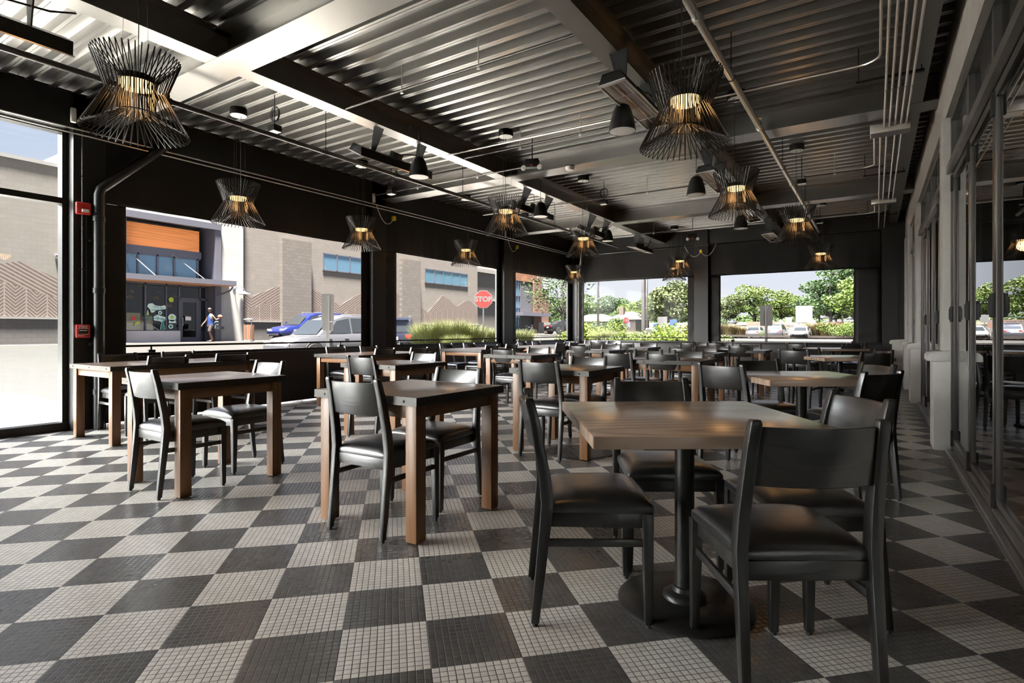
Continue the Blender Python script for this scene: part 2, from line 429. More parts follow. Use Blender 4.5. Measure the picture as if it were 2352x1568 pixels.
for k,(y0,y1,_) in enumerate(bays):
    mb = MB(); x0,x1 = .575,.66
    mb.box(x0,x1,y1-.06,y1,0,3.05); mb.box(x0,x1,y0,y0+.06,0,3.05); mb.box(x0,x1,y0,y1,3.0,3.05)
    mb.box(x0-.03,x1,y0,y1,2.53,2.60)
    nl = max(1, round((y1-y0-.12)/.93)); w = (y1-y0-.12)/nl
    for j in range(1,nl): yy = y0+.06+j*w; mb.box(x0+.005,x1,yy-.035,yy+.035,2.60,3.0)
    d = st(f'door_{k+1}', mb, M['doorframe'], 'dark bronze folding glass door wall')
    MB().box(x0-.045,x0+.11,y0,y1,0.0,.014).box(x0-.03,x0-.022,y0,y1,.014,.022).box(x0+.02,x0+.026,y0,y1,.014,.024).build('floor_track', M['alu'], d)
    for j in range(nl):
        q = MB(); a = y0+.06+j*w+.004; b_ = a+w-.008
        frame_rect(q, x0+.012, x0+.052, a, b_, .03, 2.52, .058); q.box(x0+.012,x0+.052,a+.058,b_-.058,.088,.13)
        lf = q.build('door_leaf', M['doorframe'], d, bevel=.004)
        MB().box(x0+.028,x0+.034,a+.058,b_-.058,.13,2.462).build('glass_panel', M['doorglass'], lf)
        if j % 2 == 0 or k == 1:
            h = MB().box(x0-.012,x0+.014,b_-.035,b_+.005,1.18,1.32).box(x0-.02,x0-.006,b_-.03,b_-.01,1.20,1.30)
            h.build('hinge_handle', M['glide'], lf, bevel=.003)
            MB().box(x0-.006,x0+.014,b_-.03,b_+.005,.06,.2).box(x0-.006,x0+.014,b_-.03,b_+.005,2.36,2.5).build('pivot_hinge', M['glide'], lf)
    MB().box(x0+.04,x0+.046,y0+.06,y1-.06,2.60,3.0).build('transom_glass', M['doorglass'], d)
# dark dining room behind the doors
st('wall_interior', MB().box(4.95,5.05,YB,15,0,3.8).box(.8,5,14.6,14.7,0,3.8), M['curtain'])
st('ceiling', MB().box(.8,5,YB,14.7,3.2,3.3), M['steel'])
# ------------------------------------------------------------ chair
def make_chair():
    root = thing('dining_chair', 'black chair', 'chair')
    # seat cushion: trapezoid with crowned top
    mb = MB(); n = 14; top = []; hf, hr = .222, .198; y0, y1 = -.185, .225
    def W(v): return hr+(hf-hr)*(v+1)/2
    def sup(t): return (1-abs(t)**5)
    for j in range(n+1):
        for i in range(n+1):
            u = -1+2*i/n; v = -1+2*j/n
            uu, vv = sin(u*pi/2*.98)/sin(pi/2*.98), sin(v*pi/2*.98)/sin(pi/2*.98)
            rx = 1-.035*abs(vv)**8; ry = 1-.035*abs(uu)**8
            x = uu*W(vv)*rx; y = (y0+y1)/2+vv*(y1-y0)/2*ry
            z = .445+.040*(max(0,1-abs(uu)**4.5)**.5)*(max(0,1-abs(vv)**4.5)**.5)+.006*(1-uu*uu)*(1-vv*vv)
            top.append((x,y,z))
    N1 = n+1; vs = list(top)
    ring = [i for i in range(n+1)]+[(j*N1+n) for j in range(1,n+1)]+[n*N1+i for i in range(n-1,-1,-1)]+[j*N1 for j in range(n-1,0,-1)]
    fs = [(j*N1+i,j*N1+i+1,(j+1)*N1+i+1,(j+1)*N1+i) for j in range(n) for i in range(n)]
    b0 = len(vs); vs += [(top[k][0]*1.0,top[k][1],.428) for k in ring]
    b1 = len(vs); vs += [(top[k][0]*.985,(top[k][1]-.02)*.985+.02,.422) for k in ring]
    L = len(ring)
    for k in range(L):
        fs.append((ring[k],b0+k,b0+(k+1)%L,ring[(k+1)%L])); fs.append((b0+k,b1+k,b1+(k+1)%L,b0+(k+1)%L))
    fs.append(tuple(b1+k for k in range(L)))
    mb.add(vs, fs); mb.build('seat_cushion', M['vinyl'], root, smooth=True, auto=60)
    # seat frame rails
    mb = MB(); 
    mb.add([(-.20,.205,.365),(.20,.205,.365),(.20,.185,.365),(-.20,.185,.365),(-.20,.205,.424),(.20,.205,.424),(.20,.185,.424),(-.20,.185,.424)],[(0,3,2,1),(4,5,6,7),(0,1,5,4),(1,2,6,5),(2,3,7,6),(3,0,4,7)])
    mb.box(-.18,.18,-.185,-.165,.365,.424)
    for s in (-1,1):
        mb.add([(s*.205,.2,.365),(s*.185,.2,.365),(s*.165,-.18,.365),(s*.185,-.18,.365),(s*.205,.2,.424),(s*.185,.2,.424),(s*.165,-.18,.424),(s*.185,-.18,.424)],[(0,3,2,1),(4,5,6,7),(0,1,5,4),(1,2,6,5),(2,3,7,6),(3,0,4,7)])
    mb.build('seat_frame', M['chairwood'], root, bevel=.003)
    for s in (-1,1):
        q = MB().frust((s*.208,.200,.012),.0135,.0145,(s*.203,.196,.424),.0205,.0205)
        lg = q.build('front_leg', M['chairpost'], root, bevel=.003)
        MB().lathe([(.011,0),(.011,.014)],10,(s*.208,.200,0)).build('glide', M['glide'], lg)
        # rear leg and back post in one piece, kinked at the seat
        path = [(-.222,.012,.0135,.0155),(-.185,.36,.0165,.021),(-.176,.46,.018,.023),(-.186,.56,.018,.022),(-.222,.76,.017,.019),(-.242,.838,.0165,.0175),(-.2435,.850,.013,.014)]
        q = MB(); base = 0; vs = []; fs = []
        for y,z,a,b in path:
            x = s*(.197 if z < .5 else .197-.017*(z-.5)/.35)
            vs += [(x-a,y-b,z),(x+a,y-b,z),(x+a,y+b,z),(x-a,y+b,z)]
        for k in range(len(path)-1):
            for e in range(4): fs.append((4*k+e,4*k+(e+1)%4,4*k+4+(e+1)%4,4*k+4+e))
        fs += [(0,3,2,1),tuple(4*(len(path)-1)+e for e in range(4))]
        q.add(vs,fs); lg = q.build('rear_leg', M['chairpost'], root, bevel=.004)
        MB().lathe([(.011,0),(.011,.014)],10,(s*.197,-.222,0)).build('glide', M['glide'], lg)
        # side stretcher
        q = MB().add([(s*.193,-.19,.298),(s*.207,-.19,.298),(s*.211,.19,.298),(s*.197,.19,.298),(s*.193,-.19,.326),(s*.207,-.19,.326),(s*.211,.19,.326),(s*.197,.19,.326)],[(0,3,2,1),(4,5,6,7),(0,1,5,4),(1,2,6,5),(2,3,7,6),(3,0,4,7)])
        q.build('stretcher', M['chairwood'], root, bevel=.002)
    # curved back panel
    mb = MB(); k = 16; vs = []
    for i in range(k+1):
        u = -1+2*i/k; x0_ = u*.172; dy = -.034*(1-u*u)
        for z, yb, kx in ((.652,-.202,1.03),(.829,-.2385,.985)):
            for t in (-.008,.008): vs.append((x0_*kx, yb+dy+t, z))
    fs = []
    for i in range(k):
        a = i*4; b_ = a+4
        fs += [(a,b_,b_+1,a+1),(a+2,a+3,b_+3,b_+2),(a,a+2,b_+2,b_),(a+1,b_+1,b_+3,a+3)]
    fs += [(0,1,3,2),(k*4,k*4+2,k*4+3,k*4+1)]
    mb.add(vs,fs); mb.build('back_panel', M['chairwood'], root, bevel=.004)
    return root
chair0 = make_chair(); _used = [False]
def chair(bx, by, facing, label, group, dist=.243):
    """bx,by = middle of the top of the backrest; facing = degrees the sitter looks (world)"""
    f = radians(facing); o = place(chair0, _used[0], (bx+cos(f)*dist, by+sin(f)*dist, 0), f-pi/2, label, group); _used[0] = True
    return o

# ------------------------------------------------------------ metal-edged table
def make_table(w, d):
    """w along x, d along y, top at .76"""
    root = thing('timber_leg_table', 'table', 'table'); hw, hd = w/2, d/2
    MB().box(-hw+.004,hw-.004,-hd+.004,hd-.004,.722,.760).build('table_top', M['topdark'], root, bevel=.0015)
    q = MB(); t = .005
    for x0,x1,y0,y1 in ((-hw,hw,-hd,-hd+t),(-hw,hw,hd-t,hd),(-hw,-hw+t,-hd+t,hd-t),(hw-t,hw,-hd+t,hd-t)): q.box(x0,x1,y0,y1,.716,.7607)
    bd = q.build('metal_edge_band', M['band'], root)
    q = MB()
    def bolt(x,y,ax):
        q.lathe([(.0,.005),(.0055,.004),(.0075,.0)] if 0 else [(.0085,0),(.0075,.004),(.003,.0055)],8,(x,y,.738),axis='z') if 0 else None
        s_ = 1
        r_ = .0085
        if ax == 'y': q.box(x-r_*.8,x+r_*.8,y-.004,y+.004,.738-r_*.8,.738+r_*.8)
        else: q.box(x-.004,x+.004,y-r_*.8,y+r_*.8,.738-r_*.8,.738+r_*.8)
    nx = 3 if w < 1 else 5; ny = 3 if d < 1 else 5
    for i in range(nx):
        x = -hw+.09+(w-.18)*i/(nx-1); bolt(x,-hd,'y'); bolt(x,hd,'y')
    for i in range(ny):
        y = -hd+.09+(d-.18)*i/(ny-1); bolt(-hw,y,'x'); bolt(hw,y,'x')
    q.build('bolt_heads', M['bolt'], bd, bevel=.0025)
    for sx in (-1,1):
        for sy in (-1,1):
            MB().box(sx*(hw-.062)-.0375,sx*(hw-.062)+.0375,sy*(hd-.062)-.0375,sy*(hd-.062)+.0375,.006,.716).build('leg', M['legwood'], root, bevel=.003)
    for sy in (-1,1): MB().box(-hw+.1,hw-.1,sy*(hd-.05)-.011,sy*(hd-.05)+.011,.645,.716).build('apron', M['apron'], root, bevel=.002)
    for sx in (-1,1): MB().box(sx*(hw-.05)-.011,sx*(hw-.05)+.011,-hd+.1,hd-.1,.645,.716).build('apron', M['apron2'], root, bevel=.002)
    return root
M['apron2'] = wood('amber_brown_apron_side', (.20,.10,.04), (.095,.042,.018), 'y', .42, .9, .1, .5, .12)
protos = {}
def table(x0, x1, y0, y1, label, group, wd=None):
    w, d = wd or (x1-x0, y1-y0)
    key = (round(w,2), round(d,2)); first = key not in protos
    if first: protos[key] = make_table(*key)
    return place(protos[key], not first, ((x0+x1)/2,(y0+y1)/2,0), 0, label, group)
SQ = (.80,.79); LG = (.95,1.50); WD = (1.28,.82)
G1 = 'square metal-edged timber tables'; G2 = 'long metal-edged timber tables beside the left wall'; G3 = 'wide metal-edged timber tables'
table(-7.00,-6.02,2.33,3.83,'long metal-edged timber table beside the fire alarm column',G2,LG)
table(-6.88,-5.93,5.25,6.75,'long metal-edged timber table in front of the silver car',G2,LG)
table(-6.82,-5.87,8.0,9.5,'long metal-edged timber table below the stop sign',G2,LG)
table(-6.75,-5.80,10.6,12.1,'long metal-edged timber table nearest the far left corner',G2,LG)
table(-4.58,-3.775,1.835,2.635,'square metal-edged timber table in front of the long fire-alarm table, paler sheen',G1,SQ)
table(-2.745,-1.94,2.09,2.89,'nearest square metal-edged timber table, at the middle front of the room',G1,SQ)
table(-4.74,-3.92,3.94,4.73,'square metal-edged timber table directly behind the nearest one, left of centre',G1,SQ)
table(-4.72,-3.90,6.47,7.27,'square metal-edged timber table in the left middle row, third from the front',G1,SQ)
table(-2.81,-2.01,4.26,5.05,'square metal-edged timber table standing over the round manhole cover',G1,SQ)
table(-2.90,-1.62,6.28,7.10,'wide metal-edged timber table behind the table over the manhole cover',G3,WD)
table(-2.77,-1.96,8.42,9.2,'square metal-edged timber table fourth from the front in the middle row',G1,SQ)
table(-4.58,-3.75,8.77,9.57,'square metal-edged timber table in the left middle row, fourth from the front',G1,SQ)
table(-2.84,-1.56,10.2,11.0,'wide metal-edged timber table beside the far pedestal tables',G3,WD)
table(-4.60,-3.76,10.75,11.5,'square metal-edged timber table in the left middle row, fifth from the front',G1,SQ)
table(-3.78,-2.50,12.4,13.2,'wide metal-edged timber table in front of the middle far column',G3,WD)
table(-6.80,-5.25,12.75,13.5,'wide metal-edged timber table standing farthest back near the corner',G3,WD)

# ------------------------------------------------------------ pedestal table
def make_pedestal():
    root = thing('pedestal_table', 'pedestal table', 'table'); h = .445
    MB().box(-h,h,-h,h,.718,.760).build('table_top', M['oaktop'], root, bevel=.003)
    MB().lathe([(.038,.05),(.038,.70)],28).build('column', M['iron'], root, smooth=True)
    MB().box(-.22,.22,-.03,.03,.700,.717).box(-.03,.03,-.22,.22,.700,.717).build('top_bracket', M['iron'], root)
    MB().lathe([(.0,.0),(.250,.0),(.264,.006),(.264,.014),(.252,.024),(.12,.030),(.0,.031)],56).build('base_plate', M['iron'], root, smooth=True, auto=50)
    MB().lathe([(.086,.029),(.084,.042),(.070,.052),(.050,.058),(.046,.075),(.038,.078)],32).build('collar', M['iron'], root, smooth=True, auto=50)
    return root
ped0 = make_pedestal(); G4 = 'pedestal tables along the folding doors'
TH = 33.1
for k,(x,y,r,l) in enumerate([(-.645,2.265,TH+1.3,'nearest smoked oak pedestal table with swirling grain and round iron base'),(-.475,4.79,TH,'oak pedestal table second from the front, cool pale reflection on top'),(-.396,8.55,TH,'oak pedestal table third from the front, beside the folding doors'),(-.70,12.5,TH,'farthest oak pedestal table, just inside the far right opening')]):
    place(ped0, k>0, (x,y,0), radians(r), l, G4)

# ------------------------------------------------------------ chairs: back-top x, y, facing
GL='chairs at the long wall tables'; GS='chairs at the square tables'; GP='chairs at the pedestal tables'; GW='chairs at the wide tables'
CH = [
(-7.22,2.86,0,'black wooden chair behind the fire-alarm table on the wall side, left one',GL),
(-7.22,3.52,0,'black wooden chair behind the fire-alarm table on the wall side, right one',GL),
(-6.10,2.88,180,'black wooden chair with its back to us at the fire-alarm table, left one',GL),
(-6.10,3.57,180,'black wooden chair with its back to us at the fire-alarm table, right one',GL),
(-4.10,1.76,90,'black wooden chair at the near side of the square table fronting the fire alarm',GS),
(-4.33,2.86,-90,'black wooden chair with blue sheen on the far side of the front left square table',GS),
(-2.34,2.03,92,'black wooden chair at the near side of the nearest metal-edged square table',GS),
(-2.42,3.04,-90,'black wooden chair at the far side of the nearest metal-edged square table',GS),
(-4.38,3.90,90,'black wooden chair at the near side of the square table left of centre',GS),
(-4.50,5.00,-90,'black wooden chair with pale inner back beyond the square table left of centre',GS),
(-7.14,5.86,0,'black wooden chair against the wall at the silver-car table, left one',GL),
(-7.14,6.54,0,'black wooden chair against the wall at the silver-car table, right one',GL),
(-5.98,5.80,180,'black wooden chair on the aisle side of the silver-car table, left one',GL),
(-5.88,6.42,180,'black wooden chair on the aisle side of the silver-car table, right one',GL),
(-7.08,8.48,0,'black wooden chair with blue sheen by the wall under the stop sign, left one',GL),
(-7.03,9.16,0,'black wooden chair with blue sheen by the wall under the stop sign, right one',GL),
(-5.90,8.38,180,'black wooden chair on the aisle side of the stop-sign table, left one',GL),
(-5.92,9.08,180,'black wooden chair on the aisle side of the stop-sign table, right one',GL),
(-4.40,6.50,90,'black wooden chair with swirling grain on its back, left middle row, third table',GS),
(-4.41,7.54,-90,'black wooden chair on the far side of the third table, left middle row',GS),
(-6.88,10.98,0,'pale-reflecting black chair by the wall at the corner table, left one',GL),
(-6.88,11.62,0,'pale-reflecting black chair by the wall at the corner table, right one',GL),
(-5.72,10.72,180,'black wooden chair on the aisle side of the corner table, left one',GL),
(-5.76,11.42,180,'black wooden chair on the aisle side of the corner table, right one',GL),
(-6.48,12.72,90,'black wooden chair in front of the corner column, near side of last table',GW),
(-4.32,8.78,90,'black wooden chair at the near side of the fourth table, left middle row',GS),
(-4.18,9.86,-90,'black wooden chair at the far side of the fourth table, left middle row',GS),
(-4.27,10.74,90,'black wooden chair at the near side of the fifth table, left middle row',GS),
(-4.12,11.75,-90,'black wooden chair at the far side of the fifth table, left middle row',GS),
(-5.74,13.72,-90,'black wooden chair behind the last table, right one, under the far left opening',GW),
(-5.71,12.60,90,'black wooden chair at the near side of the last table, right one',GW),
(-6.50,13.95,-90,'black wooden chair behind the last table, left one, beside the corner column',GW),
(-2.42,4.12,90,'black wooden chair at the near side of the manhole-cover table',GS),
(-2.42,5.13,-90,'black wooden chair at the far side of the manhole-cover table',GS),
(-2.58,6.22,90,'black wooden chair at the nearer wide table, near side, left one',GW),
(-2.05,6.30,90,'black wooden chair at the nearer wide table, near side, right one',GW),
(-2.56,7.30,-90,'black wooden chair at the nearer wide table, far side, left one',GW),
(-2.04,7.36,-90,'black wooden chair at the nearer wide table, far side, right one',GW),
(-2.45,8.42,90,'black wooden chair at the near side of the fourth table, middle row',GS),
(-2.46,9.95,-90,'black wooden chair pulled out from the far side of the fourth table, middle row',GS),
(-1.95,10.20,90,'black wooden chair at the wide table beside the pedestal tables, near side',GW),
(-1.97,11.25,-90,'black wooden chair at the wide table beside the pedestal tables, far side',GW),
(-3.42,12.36,90,'black wooden chair in front of the middle far column, near side, left one',GW),
(-3.50,13.62,-90,'black wooden chair in front of the middle far column, far side, left one',GW),
(-2.86,12.40,90,'black wooden chair in front of the middle far column, near side, right one',GW),
(-2.93,13.52,-90,'black wooden chair in front of the middle far column, far side, right one',GW),
(-1.00,4.47,70,'black wooden chair left of the second pedestal table, curved grained back',GP),
(-.90,5.45,-57,'black wooden chair on the far side of the second pedestal table',GP),
(.02,5.20,-147,'black wooden chair with silvery lit inner back, right of the second pedestal table',GP),
(.04,4.21,148,'black wooden chair with dark back turned to us by the second pedestal table',GP),
(-.93,8.38,78,'black wooden chair left of the third pedestal table',GP),
(-.86,9.30,-62,'black wooden chair beyond the third pedestal table, low dark back',GP),
(.02,8.02,123,'black wooden chair with dark back turned to us at the third pedestal table',GP),
(.10,9.02,-150,'black wooden chair between the third pedestal table and the folding doors',GP),
(-1.34,12.50,75,'black wooden chair left of the farthest pedestal table, nearer of two',GP),
(-1.40,13.35,-60,'black wooden chair left of the farthest pedestal table, farther of two',GP),
(-.36,12.30,123,'black wooden chair with its back to us at the farthest pedestal table',GP),
(-.33,13.55,-60,'black wooden chair at the far right of the farthest pedestal table',GP),
(-.135,1.80,123,'largest black chair in front, its broad dark back turned to us',GP),
(-.052,2.63,-147,'black chair right of the nearest pedestal table, lit pale grained inner back',GP),
(-1.01,2.915,-57,'black chair facing us from behind the nearest pedestal table',GP),
(-1.19,1.945,33,'black chair seen side-on at the left of the nearest pedestal table',GP),
]
for c in CH: chair(*c)

# ------------------------------------------------------------ manhole cover
mh = MB().lathe([(.31,.0),(.31,.004),(.285,.005),(.283,.003),(.278,.003),(.276,.006),(.0,.006)],48,(-2.26,4.57,0))
q = mh
for i in range(-9,10):
    for j in range(-9,10):
        if (i+j) % 2 == 0 and i*i+j*j < 75: q.box(-2.26+i*.028-.009,-2.26+i*.028+.009,4.57+j*.028-.009,4.57+j*.028+.009,.006,.009)
tag(mh.build('manhole_cover', M['iron']), 'round cast iron manhole cover in the floor under the third square table', 'manhole cover')
# ------------------------------------------------------------ wire pendants
def make_pendant():
    root = thing('wire_pendant_lamp', 'pendant', 'pendant lamp')
    # origin: ceiling plane above the lamp (z 3.70); everything hangs below
    prof = [(.235,-.88),(.225,-.872),(.158,-1.10),(.162,-1.118),(.288,-1.325),(.290,-1.345),(.280,-1.343),(.108,-1.235),(.100,-1.215),(.102,-1.04),(.112,-1.01),(.222,-.868)]
    prof = [(.240,-.868),(.158,-1.100),(.293,-1.352),(.101,-1.235),(.101,-1.030)]
    q = MB(); nl = 44
    for k in range(nl):
        a = 2*pi*k/nl; tw = .055
        pts = []
        for i,(r,z) in enumerate(prof):
            # the two strands of a loop sit a little apart, joined by small bends at rim and foot
            da = (-tw if i < 3 else tw)*.5
            if i in (0,2): da = 0
            pts.append((r*cos(a+da), r*sin(a+da), z))
        pp = []
        m_ = len(pts)
        for i in range(m_):       # round the corners a little
            p0, p1, p2 = Vector(pts[i-1]), Vector(pts[i]), Vector(pts[(i+1)%m_])
            pp += [p1+(p0-p1).normalized()*.008, p1+(p2-p1).normalized()*.008]
        q.tube(pp, .0031, 5, closed=True)
    q.build('wire_cage', M['wire'], root, smooth=True, auto=60)
    def ring(r, z, rad, nm, mat=M['wire'], par=root, n=48):
        MB().tube([(r*cos(2*pi*k/n), r*sin(2*pi*k/n), z) for k in range(n)], rad, 6, closed=True).build(nm, mat, par, smooth=True)
    ring(.106, -1.038, .004, 'upper_ring'); ring(.1055, -1.225, .0035, 'lower_ring')
    MB().lathe([(.0,-1.0),(.098,-1.0),(.098,-1.035),(.096,-1.035)],32).build('lamp_housing', M['wire'], root, smooth=True)
    MB().lathe([(.0,-1.068),(.088,-1.066),(.093,-1.060),(.094,-1.0355),(.0,-1.0355)],32).build('diffuser', M['lampcore'], root, smooth=True)
    for k in range(3):
        a = 2*pi*k/3+.5
        MB().tube([(.08*cos(a),.08*sin(a),-1.0),(.06*cos(a),.06*sin(a),-.085)],.0011,5).build('suspension_wire', M['steelcable'], root)
    MB().tube([(.02,0,-1.0),(.024,.004,-.55),(.02,-.003,-.30),(.03,.0,-.085)],.0028,6).build('power_cable', M['cable'], root, smooth=True)
    can = MB().lathe([(.0,0),(.093,0),(.095,-.03),(.095,-.078),(.092,-.082),(.0,-.082)],36).build('canopy', M['steel'], root, smooth=True)
    c2 = MB().lathe([(.0,-.0835),(.088,-.0835),(.088,-.0822)],36).build('canopy_cover', M['white'], can)
    q = MB()
    for k in range(6): a = 2*pi*k/6+.3; q.lathe([(.0,-.0838),(.006,-.0838)],8,(.055*cos(a),.055*sin(a),0))
    q.build('canopy_hole_marks', M['steel'], can)
    return root
pend = make_pendant(); GPn = 'wire cage pendant lamps'
PL = [(-3.83,1.62,'largest wire pendant lamp, top left, hanging before the diagonal drain pipe'),
(-1.16,1.41,'wire pendant lamp whose lower rim just dips in at the top edge'),
(-6.25,3.72,'wire pendant lamp hanging over the long table at the fire alarm column'),
(-6.60,5.90,'wire pendant lamp hanging in front of the first left wall column'),
(-6.60,8.50,'wire pendant lamp hanging above the stop sign window'),
(-6.68,13.25,'wire pendant lamp hanging right at the far left corner column'),
(-4.02,6.02,'wire pendant lamp in the middle row, second from the front, larger'),
(-4.12,8.52,'wire pendant lamp in the middle row just above the corner lamp'),
(-3.65,12.45,'wire pendant lamp nearer of two overlapping ones at the middle far window'),
(-4.20,13.85,'wire pendant lamp farther of two overlapping ones, its rim seen against sky'),
(-1.04,3.66,'second largest wire pendant lamp, top right beside the infrared heater'),
(-1.27,6.42,'wire pendant lamp in the right row before a lit reflector heater'),
(-.92,8.72,'wire pendant lamp crossed by the end of the grey sprinkler pipe'),
(-.92,12.8,'wire pendant lamp farthest in the right row above the parking view')]
for k,(x,y,l) in enumerate(PL):
    dz = {0:-.03,10:-.055}.get(k,0); o = place(pend, k>0, (x,y,3.70+dz), k*.37, l, GPn)
    ld = bpy.data.lights.new('lamp','POINT'); ld.energy = LAMPW; ld.color = (1,.50,.17); ld.shadow_soft_size = .09
    lo = bpy.data.objects.new('lamp_light', ld); COL.objects.link(lo); lo.location = (x,y,3.70-1.14)

# ------------------------------------------------------------ infrared heaters
def make_heater():
    root = thing('infrared_heater','heater','heater'); L = 1.18
    # body: trough, long axis y, open side down (-z), origin at its middle
    pr = [(-.115,-.055),(-.075,.035),(.075,.035),(.115,-.055),(.108,-.055),(.070,.027),(-.070,.027),(-.108,-.055)]
    MB().prism(pr,'y',-L/2,L/2).build('housing', M['steel'], root)
    MB().prism([(-.108,-.05),(-.070,.02),(.070,.02),(.108,-.05)],'y',-L/2-.002,-L/2+.006).prism([(-.108,-.05),(-.070,.02),(.070,.02),(.108,-.05)],'y',L/2-.006,L/2+.002).build('end_cap', M['steel'], root)
    q = MB()
    rp = [(-.106,-.05),(-.085,-.01),(-.055,.018),(-.02,.004),(0,.012),(.02,.004),(.055,.018),(.085,-.01),(.106,-.05)]
    vs = [(x,y,z) for y in (-L/2+.01,L/2-.01) for x,z in rp]; q.add(vs,[(i,i+1,i+10,i+9) for i in range(8)])
    q.build('reflector', M['heaterrefl'], root, smooth=True, auto=30)
    for s in (-1,1):
        MB().tube([(s*.045,-L/2+.03,-.012),(s*.045,L/2-.03,-.012)],.006,8).build('heating_tube', M['lgrey'], root, smooth=True)
    q = MB().box(-.119,-.106,-L/2,L/2,-.062,-.052).box(.106,.119,-L/2,L/2,-.062,-.052).box(-.119,.119,-L/2-.01,-L/2+.03,-.062,-.052).box(-.119,.119,L/2-.03,L/2+.01,-.062,-.052)
    for k in range(3): y = -L/4+k*L/4; q.box(-.11,.11,y-.002,y+.002,-.060,-.057)
    q.build('bright_rim', M['heaterrefl'], root)
    for s in (-1,1):
        q = MB().add([(-.085,s*.36-.03,.30),(.085,s*.36-.03,.30),(.035,s*.36,.035),(-.035,s*.36,.035),(-.085,s*.36-.02,.30),(.085,s*.36-.02,.30),(.035,s*.36+.01,.035),(-.035,s*.36+.01,.035)],[(0,1,2,3),(4,7,6,5),(0,4,5,1),(1,5,6,2),(2,6,7,3),(3,7,4,0)])
        q.build('mounting_bracket', M['steel'], root)
    MB().box(-.04,.04,-.07,.07,.035,.10).tube([(0,.05,.09),(.03,.2,.14),(.02,.45,.17),(0,.6,.22)],.008,6).build('wiring_box', M['steel'], root, bevel=.004)
    return root
heat = make_heater(); GH = 'infrared heaters under the beams'
HL = [(-4.84,1.02,28,'infrared heater at the top left edge, dark back towards us'),(-4.86,4.86,28,'infrared heater left of centre, tilted away, beside a black speaker'),(-4.86,8.10,28,'infrared heater behind the middle wire pendant, tilted away'),(-4.86,10.6,28,'infrared heater partly hidden by the pendant above the corner lamp'),(-4.86,13.3,10,'infrared heater near the far window with bright underside, left of yellow plugs'),
(-1.78,4.78,-4,'largest infrared heater, bright reflector, left of the second largest pendant'),(-1.80,7.78,-4,'infrared heater with bright reflector beside the hanging bell speaker'),(-1.83,10.4,-4,'infrared heater with bright reflector seen through a pendant cage'),(-1.86,13.05,-4,'infrared heater farthest in the right row, over the far shade')]
for k,(x,y,tilt,l) in enumerate(HL):
    o = place(heat, k>0, (x,y,3.15), 0, l, GH); o.rotation_euler = (0, radians(tilt), 0)

# ------------------------------------------------------------ pendant speakers
def make_speaker():
    root = thing('pendant_speaker','speaker','speaker')
    MB().lathe([(.0,.235),(.035,.235),(.06,.22),(.085,.17),(.108,.08),(.118,.012),(.120,0),(.116,-.004),(.114,.004),(.0,.004)],36).build('enclosure', M['steel'], root, smooth=True, auto=50)
    MB().lathe([(.0,-.006),(.09,-.0055),(.1125,-.002),(.1125,.003)],36).build('grille', M['lgrey'], root, smooth=True)
    MB().tube([(0,0,.23),(0,0,.60)],.004,6).build('hanging_cable', M['cable'], root)
    MB().box(-.02,.02,-.005,.005,.23,.27).build('bracket', M['alu'], root)
    return root
spk = make_speaker(); GSp = 'bell shaped pendant speakers'
for k,(x,y,z,l) in enumerate([(-1.89,4.70,2.88,'large black bell speaker hanging below the nearest bright heater'),(-4.55,4.95,2.93,'black bell speaker behind the left of centre heater'),(-1.93,7.30,2.85,'black bell speaker left of the right row pendant before the second heater'),(-4.62,7.95,2.98,'black bell speaker behind the middle pendant and heater'),(-1.95,10.25,2.87,'small black bell speaker hanging under the third right heater'),(-4.75,11.0,3.0,'small black bell speaker behind the corner row pendant')]):
    place(spk, k>0, (x,y,z), k*.5, l, GSp)

# ------------------------------------------------------------ sprinkler pipes with heads
def sprinkler(x, y, z, label):
    root = thing('fire_sprinkler', label, 'sprinkler', (x,y,z), 0, 'brass sprinkler heads on the pipes')
    br = bpy.data.materials.get('brass') or plain('brass', (.55,.35,.16), .3, .9)
    MB().lathe([(.018,0),(.018,.03),(.010,.034),(.010,.045)],12).build('fitting', M['pipedark'], root, smooth=True)
    MB().tube([(-.010,0,.045),(-.014,0,.062),(-.004,0,.078)],.0028,6).tube([(.010,0,.045),(.014,0,.062),(.004,0,.078)],.0028,6).build('frame_arms', br, root)
    MB().lathe([(.0,.078),(.020,.079),(.020,.082),(.0,.083)],14).build('deflector', br, root)
def pipe_run(name, label, pts, r, mat, fittings=(), group=None, hangers=(), n=12):
    o = MB().tube(pts, r, n).build('pipe', mat, None, smooth=True); o.name = name; tag(o, label, 'pipe', group)
    for y in fittings:
        x = pts[0][0]; z = pts[0][2]
        MB().lathe([(r*1.02,-.03),(r*1.25,-.028),(r*1.25,.028),(r*1.02,.03)],n,(x,y,z),axis='y').build('coupling', mat, o, smooth=True)
    for (hx,hy,hz) in hangers:
        MB().tube([(hx,hy,hz+r),(hx,hy,3.70)],.0045,6).tube([(hx+ (r+.004)*cos(a_*pi/6), hy, hz+(r+.004)*sin(a_*pi/6)) for a_ in range(12)],.003,5,closed=True).build('hanger_rod', M['steel'], o)
    return o
pipe_run('sprinkler_pipe','pale grey sprinkler pipe running the length of the right side',[(-1.05,YB,3.30),(-1.05,14.1,3.30)],.030,M['pipe'],(1.2,4.0,6.55,9.3,12.0),None,[(-1.05,y,3.30) for y in (2.2,5.1,8.3,11.2,13.6)],16)
pipe_run('sprinkler_pipe','dark shiny sprinkler pipe running the length of the left side',[(-5.42,YB,3.20),(-5.42,13.2,3.20)],.026,M['pipedark'],(2.55,5.45,8.6,11.6),None,[(-5.42,y,3.20) for y in (1.2,4.3,6.9,9.9,12.6)],16)
